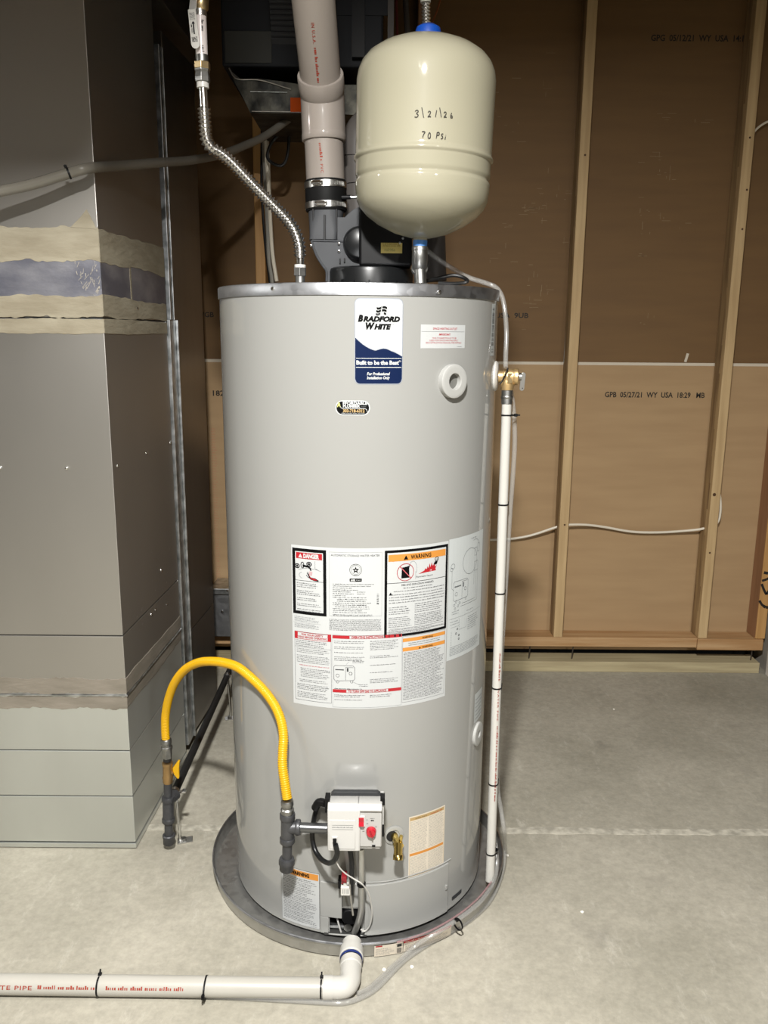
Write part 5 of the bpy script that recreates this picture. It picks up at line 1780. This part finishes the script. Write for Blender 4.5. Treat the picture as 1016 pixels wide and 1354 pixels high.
D3 = [[(.0, .85), (.3, 1), (.5, .8), (.2, .55), (.5, .3), (.3, 0), (-.05, .05)]]
BS = [[(.0, 1.35), (.35, -.1)]]
D2 = [[(.0, .75), (.2, 1), (.45, .8), (.3, .4), (.0, .0), (.25, .1), (.55, .02)]]
D1 = [[(.15, 1.05), (.0, 0)]]
D6 = [[(.2, 1), (.05, .5), (.05, .1), (.3, .0), (.45, .25), (.2, .45), (.08, .25)]]
D7 = [[(.0, 1), (.55, .95), (.3, .5), (.15, 0)]]
D0 = [[(.25, 1), (.02, .6), (.05, .1), (.35, 0), (.5, .5), (.35, .95), (.2, 1)]]
LP = [[(.12, 1), (0, 0)], [(.1, 1), (.5, 1), (.45, .6), (.05, .5)]]
LS_ = [[(.5, .95), (.2, 1), (.1, .7), (.4, .45), (.35, .1), (.0, .05)]]
LI = [[(.12, .6), (.0, 0)], [(.16, .85), (.17, .92)]]
for gl, px, py, h in ((D3, 549, 155, .0125), (BS, 557.5, 155, .0125), (D2, 566, 155, .0105), (D1, 576, 155, .0115), (BS, 581, 154, .0115), (D2, 587, 155, .0100), (D6, 596, 155, .0090),
                      (D7, 558, 182, .0105), (D0, 566, 183, .0100), (LP, 577, 183, .0105), (LS_, 583, 183.5, .0090), (LI, 588.5, 184, .0085)):
    u, v = eloc(px, py)
    hand(gl, u, v, h)
s.build(et, 'handwriting')
# fitting below the tank
tf = thing('tank_fitting', 'grey metal elbow fitting under the cream tank on the heater top', 'fitting', (.072, EY_, TOP))
f0 = base - axis * .016
f0 = Vector((f0.x, EY_, f0.z))
low = Vector((aty(557, 366, EY_).x, EY_, TOP))
G().lathe([(0, 0), (.0135, 0), (.0172, .0015), (.0172, .008), (.0160, .010), (0, .010)], f0 - axis * .010, axis, 28).build('collar', ZINC, tf)
sp_ = [f0 - axis * .004, f0 - axis * .018 + Vector((0, -.001, 0)), f0 - axis * .034 + Vector((.0005, .003, 0)), f0 - axis * .046 + Vector((.001, .012, 0))]
G().tube(spline(sp_, 6), [.0150 + .0018 * math.sin(PI * i / 18) for i in range(19)], 24).build('elbow', ZINC, tf)
G().lathe([(.013, -.004), (.0178, -.003), (.0178, .003), (.0150, .0045)], f0 - axis * .046 + Vector((.001, .010, 0)), (0, .75, -.65), 28).build('elbow_rim', ZINC, tf)
G().rod(low, f0 - axis * .040 + Vector((.001, .006, 0)), .0130, 20).build('lower_nipple', ZINC, tf)
G().rod(low, low + Vector((0, 0, .012)), .0165, 6).build('hex_base', ZINC, tf, smooth=0)
# cold connector behind the tank
ccn = thing('flex_connector', 'corrugated steel connector rising behind the blue cap of the cream tank', 'connector', (.08, 2.02, 1.9))
cp = spline([aty(563, -40, 2.02) + Vector((0, 0, .6)), aty(563, -40, 2.02) + Vector((0, 0, .3)), aty(563, -40, 2.02), aty(563, 0, 2.02), aty(564, 40, 2.02), aty(566, 80, 2.02), aty(566, 160, 2.02), aty(562, 240, 2.02), aty(558, 320, 1.98), Vector((.078, 1.93, TOP + .004))], 12)
G().tube(cp[:38], .0115, 16).build('white_sleeve', mat('grey white sleeve', '#9d9a90', .4), ccn)
corrugated(cp[37:], .0070, .0110, .0072, 'corrugated_hose', STAIN, ccn, 14)
cable('black_cable', [Vector((.085, 1.93, TOP + .02)), aty(580, 368, 1.96), aty(600, 364, 1.96), aty(615, 368, 1.95), aty(617, 373, 1.93), aty(600, 375, 1.94), aty(580, 374, 1.95)], .0042, CABLE_B,
      'flat black cord looped on the heater top right of the fitting')

# ================================================================== RELIEF VALVE AND DISCHARGE PIPE ON THE RIGHT
RU = math.radians(77) * TR
ro, rs = out(RU), side(RU)
rv = thing('relief_valve', 'brass relief valve with grey test lever on the right side of the heater', 'valve', cyl(RU, 1.28, .03))
rc0 = cyl(RU, aty(672, 498, 1.93).z, 0)
G().lathe([(.034, -.012), (.0345, .002), (.030, .006), (.016, .0075), (.0, .0075)], rc0, ro, 40).build('escutcheon', WHITE, rv)
rdir = Vector((1, -.12, 0)).normalized()
bc = aty(672, 498, 1.93)
G().lathe([(0, -.022), (.0135, -.022), (.0135, -.012), (.0165, -.010), (.0185, .0), (.0175, .012), (.0190, .014), (.0190, .022), (.0165, .0245), (0, .0245)], bc, rdir, 32).build('brass_body', BRONZE, rv)
G().lathe([(0, .026), (.0150, .026), (.0165, .022), (.0155, .008), (.0145, 0)], bc - Vector((.0008, 0, .030)), (0, 0, 1), 24).build('outlet', BRONZE, rv)
G().obox(bc + Vector((.002, -.0178, -.003)), (.0055, .0008, 0), (0, .0008, 0), (0, 0, .011)).build('name_tag', BRASS, rv, smooth=0, bevel=.0008)
G().rod(bc + rdir * .022, bc + rdir * .031, .0085, 16).build('bonnet', ZINC, rv)
lv = aty(692, 504, 1.925)
ol = []
for i in range(9):
    t = PI * i / 8
    ol.append(lv + Vector((math.cos(t) * .0055, 0, .0145 + math.sin(t) * .0055)))
for i in range(9):
    t = PI + PI * i / 8
    ol.append(lv + Vector((math.cos(t) * .0055 - .002, 0, -.0165 + math.sin(t) * .0055)))
lvv = G().prism(ol, (0, .0025, 0)).build('test_lever', STAIN_D, rv, smooth=0, fix=True, bevel=.0006)
s = Sheet(plane_fn(lv + Vector((-.001, -.0003, 0)), (1, 0, 0), (0, 0, 1)))
s.disc(L_BLACK, 1, 0, -.016, .0012, 8)
s.build(lvv, 'lever_hole')
# black tie across the valve
G().tube(spline([aty(661, 508, 1.905), aty(665, 503, 1.905), aty(669, 494, 1.905), aty(672, 487, 1.91)], 5), .0018, 8).build('black_tie', BLACK, rv)
PT, PB = aty(671, 514, 1.93), aty(648, 1164, 1.868)
PT = Vector((PT.x, 1.93, PT.z))
dp = thing('discharge_pipe', 'white plastic discharge pipe running down the right side of the heater into the pan', 'pipe', (PB.x, PB.y, PB.z))
pd = (PB - PT).normalized()
ppt = lambda py: PT.lerp(PB, (py - 514) / (1164 - 514))


def onpipe(py):
    """point of the pipe's axis seen at image height py"""
    lo_, hi_ = 0.0, 1.0
    for _ in range(40):
        m_ = (lo_ + hi_) / 2
        P_ = PT.lerp(PB, m_)
        d_ = P_ - Vector((0, 0, EYE))
        y_ = -(d_.z * math.cos(PITCH) + d_.y * math.sin(PITCH))
        z_ = d_.y * math.cos(PITCH) - d_.z * math.sin(PITCH)
        x_ = d_.x
        vy = 677 + F_PX * (x_ * math.sin(ROLL) + y_ * math.cos(ROLL)) / z_
        if vy < py: lo_ = m_
        else: hi_ = m_
    return PT.lerp(PB, lo_)


G().tube([PT + pd * .004, onpipe(534)], .0128, 24).build('steel_adapter', ZINC, dp)
G().lathe([(.0128, -.002), (.0142, 0), (.0142, .004), (.0128, .006)], onpipe(524), pd, 24).build('adapter_ring', ZINC, dp)
G().lathe([(.0085, 0), (.0112, 0), (.0112, (PB - onpipe(532)).length), (.0085, (PB - onpipe(532)).length), (.0085, 0)], onpipe(532), PB - onpipe(532), 32).build('pipe', PVC_W, dp)
a, b = onpipe(862), onpipe(1062)
s = Sheet(cyl_fn(a, b - a, (.30, -1, 0), .0114), .02)
s.micro(REDINK, 1, .0, .003, (b - a).length * .18, -.003, 1, .0046, rag=0)
s.text(REDINK, 1, 'WATER PIPE', (b - a).length * .22, -.0022, .0040, .085, 'l', .005, spacing=1.15)
s.micro(REDINK, 1, (b - a).length * .47, .003, (b - a).length, -.003, 1, .0046, rag=0)
s.build(dp, 'pipe_print')
names = ['topmost black cable tie on the white discharge pipe, just under its steel adapter', 'second black cable tie down the white discharge pipe, level with the diagram label\'s top edge above it',
         'third black cable tie down the white discharge pipe, level with the wall cable\'s lower stud bay', 'fourth black cable tie down the white discharge pipe, level with the sill plate',
         'fifth black cable tie down the white discharge pipe, above the pan', 'lowest black cable tie on the white discharge pipe, inside the pan rim']
names = ['topmost black cable tie on the white discharge pipe, just under its steel adapter',
         'second black cable tie from the top of the white discharge pipe',
         'third black cable tie from the top of the white discharge pipe',
         'fourth black cable tie from the top of the discharge pipe, level with the sill plate',
         'second black cable tie from the bottom of the white discharge pipe',
         'lowest black cable tie on the white discharge pipe, beside the pan rim']
for py, nm in zip((549, 667, 784, 909, 1036, 1128), names):
    c = onpipe(py)
    fl_ = Vector((.008, .002, 0)) if py in (549, 1128) else Vector((.003, .006, 0))
    hd_ = (1, .1, 0) if py == 549 else (.6, .9, 0)
    tie('cable_tie', c, pd, .0117, nm, hd_, .010 if py == 549 else .004, flat=fl_, group='cable ties round the discharge pipe', w=.0016)

# ---- clear condensate tubes
ct = thing('condensate_tube', 'clear vinyl tube from the heater top down behind the discharge pipe and round the pan', 'tube', (.28, 1.93, .01))
path = [aty(563, 329, 1.97), aty(572, 337, 1.97), aty(592, 351, 1.97), aty(618, 366, 1.97), aty(642, 374, 1.97), aty(656, 380, 1.965), aty(664, 392, 1.955), aty(668, 412, 1.945), aty(670, 440, 1.935), aty(669, 470, 1.92), aty(669, 486, 1.905)]
G().tube(spline(path, 8), .0056, 12).build('upper_tube', VINYL, ct)
path2 = [aty(675, 512, 1.955), aty(679, 540, 1.957), aty(681, 575, 1.957), aty(679.5, 615, 1.955), aty(674, 690, 1.955), aty(668, 790, 1.95), aty(661, 910, 1.94), aty(658, 1000, 1.93), aty(658, 1040, 1.925), aty(663, 1072, 1.92), aty(667, 1100, 1.905)]
pts_f = [atz(668, 1122, .035), atz(666, 1145, .016), atz(658, 1172, .0075), atz(645, 1195, .0065), atz(622, 1216, .0065), atz(600, 1230, .0065), atz(570, 1246, .0065), atz(545, 1262, .0065), atz(527, 1277, .0065), atz(512, 1293, .0065), atz(495, 1309, .0065), atz(476, 1319.5, .0065), atz(455, 1325.5, .0065),
         atz(425, 1325, .0065), atz(350, 1320.5, .0065), atz(272, 1317, .0065), atz(200, 1314.5, .0065), atz(130, 1313, .0065), atz(60, 1312, .0065), atz(-40, 1311, .0065)]
G().tube(spline(path2 + pts_f, 7), .0060, 12).build('lower_tube', VINYL, ct)
ct2 = thing('condensate_tube', 'second clear vinyl tube draped inside over the front right of the pan rim', 'tube', (.25, 1.85, .02))
path3 = [aty(653, 1040, 1.945), aty(654, 1100, 1.93), aty(657, 1130, 1.90), atz(655, 1160, .052), atz(640, 1187, .050), atz(622, 1204, .049), atz(604, 1217, .048), atz(585, 1229, .046), atz(566, 1240, .035), atz(548, 1252, .018), atz(531, 1268, .0065), atz(517, 1280, .0065), atz(503, 1294, .0065), atz(488, 1307, .0065), atz(472, 1314, .0065)]
G().tube(spline(path3, 7), .0056, 12).build('tube', VINYL, ct2)
ct3 = thing('condensate_tube', 'pink tinted vinyl tube lying along the pan rim over its red label', 'tube', (.2, 1.75, .02))
path4 = [atz(650, 1166, .055), atz(636, 1184, .052), atz(620, 1199, .051), atz(604, 1211, .050), atz(586, 1222, .048), atz(566, 1232, .047), atz(545, 1240, .046), atz(525, 1246, .045)]
G().tube(spline(path4, 7), .0024, 10).build('tube', VINYL_R, ct3)
tie('cable_tie', atz(606, 1222, .040), (atz(590, 1230, .04) - atz(622, 1210, .04)), .0135, 'black cable tie bundling the clear tubes over the pan rim', (-.3, -.3, 1), .008, w=.002)

# ================================================================== PAN DRAIN PIPE ALONG THE FLOOR
PZ = .0225
dl = thing('drain_pipe', 'white plastic drain pipe lying along the floor from the pan', 'pipe', (-.45, 1.515, 0))
ox = atz(465, 1262, .026).x
fy = TY - .386
G().lathe([(.0165, -.014), (.0225, -.014), (.0225, .004), (.0262, .005), (.0270, .010), (.0270, .030), (.0250, .032), (.0205, .032)], (ox, fy + .002, .027), (0, -1, 0), 32).build('adapter', PVC_W, dl)
g = G()
for k in range(8):
    t = 2 * PI * k / 8
G().lathe([(.0252, 0), (.0257, .001), (.0256, .006), (.0250, .007)], (ox, fy - .032, .027), (0, -1, 0), 32).build('primer_ring', PRIMER, dl)
yc = atz(250, 1305, PZ).y
G().lathe([(.0212, 0), (.0240, .001), (.0240, .018), (.0222, .020)], (ox, fy - .038, .0262), (0, -1, -.02), 32).build('elbow_socket', PVC_W, dl)
ep = spline([Vector((ox, fy - .040, .0255)), Vector((ox, fy - .075, .0245)), Vector((ox - .001, yc + .020, .0240)), Vector((ox - .008, yc + .005, .0240)), Vector((ox - .022, yc, .0240)), Vector((ox - .040, yc, .0240))], 6)
G().tube(ep, .0228, 28).build('elbow', PVC_W, dl)
G().tube([Vector((ox - .036, yc, .0240)), Vector((ox - .056, yc, .0240))], .0240, 28).build('elbow_socket', PVC_W, dl)
yl = atz(0, 1301, PZ).y
G().tube([Vector((ox - .05, yc, PZ)), Vector((-1.25, yl + (yl - yc) * .6, PZ))], .0212, 32).build('pipe', PVC, dl)
a, b = atz(0, 1306, .030), atz(262, 1311, .030)
s = Sheet(cyl_fn((a.x, yl, PZ), (1, (yc - yl) / .75, 0), (0, -1, .42), .0213), .02)
s.text(REDINK, 1, 'TE PIPE', .0, -.0038, .0080, .068, 'l', .012, spacing=1.1)
s.micro(REDINK, 1, .080, .0038, .205, -.0038, 1, .0072, rag=0)
s.micro(REDINK, 1, .225, .0038, .400, -.0038, 1, .0072, rag=0)
s.build(dl, 'pipe_print')
for px, py, hd_, nm in ((132, 1302, (0, .5, 1), 'black cable tie round the floor drain pipe, farthest from the pan'), (272, 1307, (0, -1, .2), 'black cable tie round the floor drain pipe between the two others'),
                        (425, 1309, (0, .5, 1), 'black cable tie round the floor drain pipe next to its elbow')):
    c = Vector((atz(px, py, PZ).x, yl + (yc - yl) * px / 425, PZ))
    tie('cable_tie', c, (1, 0, 0), .0216, nm, hd_, .010, flat=Vector((0, -.004, -.0005)) if hd_[1] > 0 else Vector((0, -.008, -.002)), group='cable ties round the floor drain pipe', w=.0018)

# ================================================================== GAS LINE
LX, LY = -.579, 2.034
zl = lambda py: aty(222, py, LY).z
lx = lambda px, py: aty(px, py, LY).x


def lp(px, py): return aty(px, py, LY)


gl_ = thing('gas_line', 'black iron gas pipe along the duct with drip leg and strut supports', 'gas pipe', (LX, LY, 0))


def fitting_collar(a, b, r, m, parent, name='collar', n=24):
    a, b = Vector(a), Vector(b)
    h = (b - a).length
    return G().lathe([(0, 0), (r * .93, 0), (r, h * .15), (r, h * .85), (r * .93, h), (0, h)], a, b - a, n).build(name, m, parent)


G().rod(lp(222.5, 1085), lp(222, 1034), .0108, 20).build('riser', IRON, gl_)
G().tube([lp(222.6, 1056), lp(222.9, 1086)], .0150, 24).build('tee', IRON, gl_)
fitting_collar(lp(222.6, 1060), lp(222.5, 1053), .0172, IRON, gl_, 'tee_band')
fitting_collar(lp(223, 1087), lp(222.9, 1081), .0172, IRON, gl_, 'tee_band')
G().rod(lp(223.4, 1106), lp(223, 1084), .0112, 20).build('drip_nipple', IRON, gl_)
G().lathe([(0, .0), (.0135, .001), (.0160, .004), (.0160, .020), (.0172, .022), (.0172, .028), (.0150, .030), (0, .030)], lp(223.8, 1116), lp(223.4, 1102) - lp(223.8, 1116), 24).build('drip_cap', IRON, gl_)
ps, pe = Vector((lx(228, 1064), LY + .004, .150)), Vector((-.566, 3.27, .176))
G().rod(Vector((LX + .002, LY, .152)), Vector((lx(229, 1064), LY + .030, .152)), .0150, 20).build('tee_branch', IRON, gl_)
G().tube([Vector((-.572, LY + .01, .152)), pe], .0112, 20).build('long_pipe', IRONP, gl_)
for fx_, fy_, nm in ((-.553, 2.074, 0), (-.563, 2.829, 1)):
    t_ = (fy_ - LY) / (pe.y - LY)
    pz = .152 + (pe.z - .152) * t_
    px_ = -.572 + (pe.x + .572) * t_
    sup = G().lathe([(.0115, -.006), (.0138, -.006), (.0138, .006), (.0115, .006)], (px_, fy_, pz), (0, 1, 0), 24, closed=True).build('pipe_clamp', STAIN_D, gl_)
    G().obox((px_ + .022, fy_, pz + .002), (.010, 0, 0), (0, .006, 0), (0, 0, .0015)).build('clamp_ear', STAIN_D, sup, smooth=0)
    G().lathe([(0, .006), (.004, .006), (.005, 0)], (px_ + .026, fy_, pz + .003), (0, 0, 1), 6).build('clamp_bolt', ZINC, sup, smooth=0)
    G().rod((px_ + .006 + .003, fy_, .004), (px_ + .004, fy_, pz - .012), .0042, 12).build('threaded_rod', CHROME, sup)
    G().obox((fx_ + .003, fy_ + .004, .0022), (.020, .006, 0), (-.003, .013, 0), (0, 0, .0018)).build('foot_plate', STAIN_D, sup, smooth=0, bevel=.0006)
    G().rod((fx_, fy_, .003), (fx_, fy_, .013), .0075, 6).build('foot_nut', ZINC, sup, smooth=0)
# brass valve with its yellow lever
gvl = thing('gas_valve', 'brass gas cock with yellow handle on the left gas riser', 'valve', lp(222, 1034))
G().lathe([(0, 0), (.0120, 0), (.0135, .004), (.0130, .010), (.0145, .016), (.0130, .022), (.0128, .050), (.0142, .052), (.0142, .060), (0, .060)], lp(222.1, 1035), lp(221.5, 1005) - lp(222.1, 1035), 16).build('brass_body', BRASS_D, gvl)
G().rod(lp(222, 1021) + Vector((.010, 0, 0)), lp(229, 1020), .0060, 14).build('valve_stem', BRASS_D, gvl)
c = lp(233, 1019)
G().prism([lp(228, 1016), lp(231, 1012), lp(235, 1006.5), lp(237.5, 1007), lp(236.5, 1017), lp(237, 1029), lp(235, 1030.5), lp(232, 1027), lp(229, 1023)], (0, .010, 0)).build('yellow_handle', YELLOW, gvl, smooth=0, fix=True, bevel=.0018, seg=3)
# yellow hose
yh = thing('gas_hose', 'yellow coated flexible gas hose arching over to the gas control', 'hose', lp(219, 977))
G().rod(lp(221.5, 1006), lp(221.2, 1000), .0110, 20).build('black_nipple', IRONP, yh)
G().rod(lp(221.3, 1002), lp(220.6, 988), .0135, 6).build('union_nut', ZINC, yh, smooth=0, bevel=.001)
G().lathe([(0, 0), (.0150, 0), (.0150, .006), (.0125, .008), (.0125, .014), (.0145, .016), (.0145, .026), (.0128, .029), (0, .029)], lp(220.8, 990), lp(219.2, 976) - lp(220.8, 990), 24).build('hose_end', ZINC, yh)
hp = spline([lp(219.2, 977), aty(218.5, 962, 2.034), aty(219, 945, 2.030), aty(223, 924, 2.015), aty(231, 903, 1.99), aty(244, 886, 1.96), aty(260, 877, 1.925), aty(276, 874.5, 1.89), aty(295, 876, 1.855), aty(314, 882, 1.82), aty(332, 896, 1.79), aty(350, 914, 1.76), aty(364, 934, 1.735),
             aty(372, 954, 1.715), aty(375, 974, 1.70), aty(374, 995, 1.688), aty(374, 1015, 1.678), aty(377, 1036, 1.67), aty(380, 1056, 1.665)], 10)
corrugated(hp, .0098, .0112, .0048, 'hose', YELLOW, yh, 18)
RY = 1.665
rp = lambda x, y: aty(x, y, RY)
G().lathe([(0, 0), (.0140, 0), (.0150, .003), (.0150, .012), (.0120, .015), (.0120, .018), (.0142, .021), (.0142, .030), (.0125, .034), (0, .034)], rp(380.2, 1076), rp(380, 1056) - rp(380.2, 1076), 6 if 0 else 20).build('hose_end', ZINC, yh)
# drip tee at the gas control
gt = thing('gas_tee', 'dark iron gas tee with drip leg beside the gas control', 'gas fitting', rp(379, 1150))
G().tube([rp(380.3, 1078), rp(380.2, 1112)], .0148, 24).build('tee', IRON, gt)
fitting_collar(rp(380.3, 1083), rp(380.3, 1075), .0172, IRON, gt, 'tee_band')
fitting_collar(rp(380.2, 1114), rp(380.2, 1107), .0172, IRON, gt, 'tee_band')
G().rod(rp(381, 1094), rp(394, 1094), .0148, 20).build('tee_branch', IRON, gt)
fitting_collar(rp(391, 1094), rp(397.5, 1094), .0178, IRON, gt, 'tee_band')
G().rod(rp(396, 1094), rp(433, 1095.5), .0112, 20).build('side_nipple', mat('steel nipple', (.16, .165, .17), .32, metal=.9), gt)
G().rod(rp(379.8, 1136), rp(380.2, 1112), .0112, 20).build('drip_nipple', IRON, gt)
G().lathe([(0, .0), (.0135, .001), (.0158, .004), (.0158, .016), (.0182, .019), (.0182, .027), (.0165, .032), (.0115, .034), (0, .034)], rp(379, 1151.5), rp(379.6, 1131) - rp(379, 1151.5), 24).build('drip_cap', IRON, gt)

# metal boot behind the heater at the foot of the wall
bt = thing('metal_boot', 'small galvanized metal box on the bottom plate left behind the heater', 'metal box', (-.66, 3.25, .15))
a, b = aty(280, 778, 3.25), aty(312, 842, 3.25)
G().box(a.x, b.x + .05, 3.25, 3.39, b.z, a.z).build('body', GALV, bt, smooth=0, bevel=.003)
G().box(a.x - .004, b.x + .054, 3.238, 3.39, a.z - .022, a.z + .002).build('flange', DUCT_T, bt, smooth=0, bevel=.002)
for px, py in ((301, 781), (294, 808)):
    p = aty(px, py, 3.237)
    G().lathe([(0, .004), (.004, .003), (.005, 0)], p, (0, -1, 0), 10).build('screw', CHROME, bt)

# ---- a few paint chips on the slab
for px, py in ((671, 1131), (508, 1283), (545, 1279), (812, 938), (770, 1206), (652, 1147)):
    p = atz(px, py, 0)
    if py == 1147: continue
    n_ = 6
    pts = [Vector((p.x + random.uniform(.003, .0055) * math.cos(2 * PI * i / n_), p.y + random.uniform(.003, .007) * math.sin(2 * PI * i / n_), .0003)) for i in range(n_)]
    o = G().prism(pts, (0, 0, .0012)).build('paint_chip', CHIP, smooth=0, fix=True)
    where = {671: 'small white paint chip on the floor right of the discharge pipe', 508: 'small white paint chip on the floor in front of the pan sticker', 545: 'tiny white paint chip on the floor before the clear tubes',
             812: 'tiny white paint chip on the slab between heater and stud wall', 770: 'tiny white paint chip on the near slab at right'}[px]
    tag(o, where, 'paint chip')
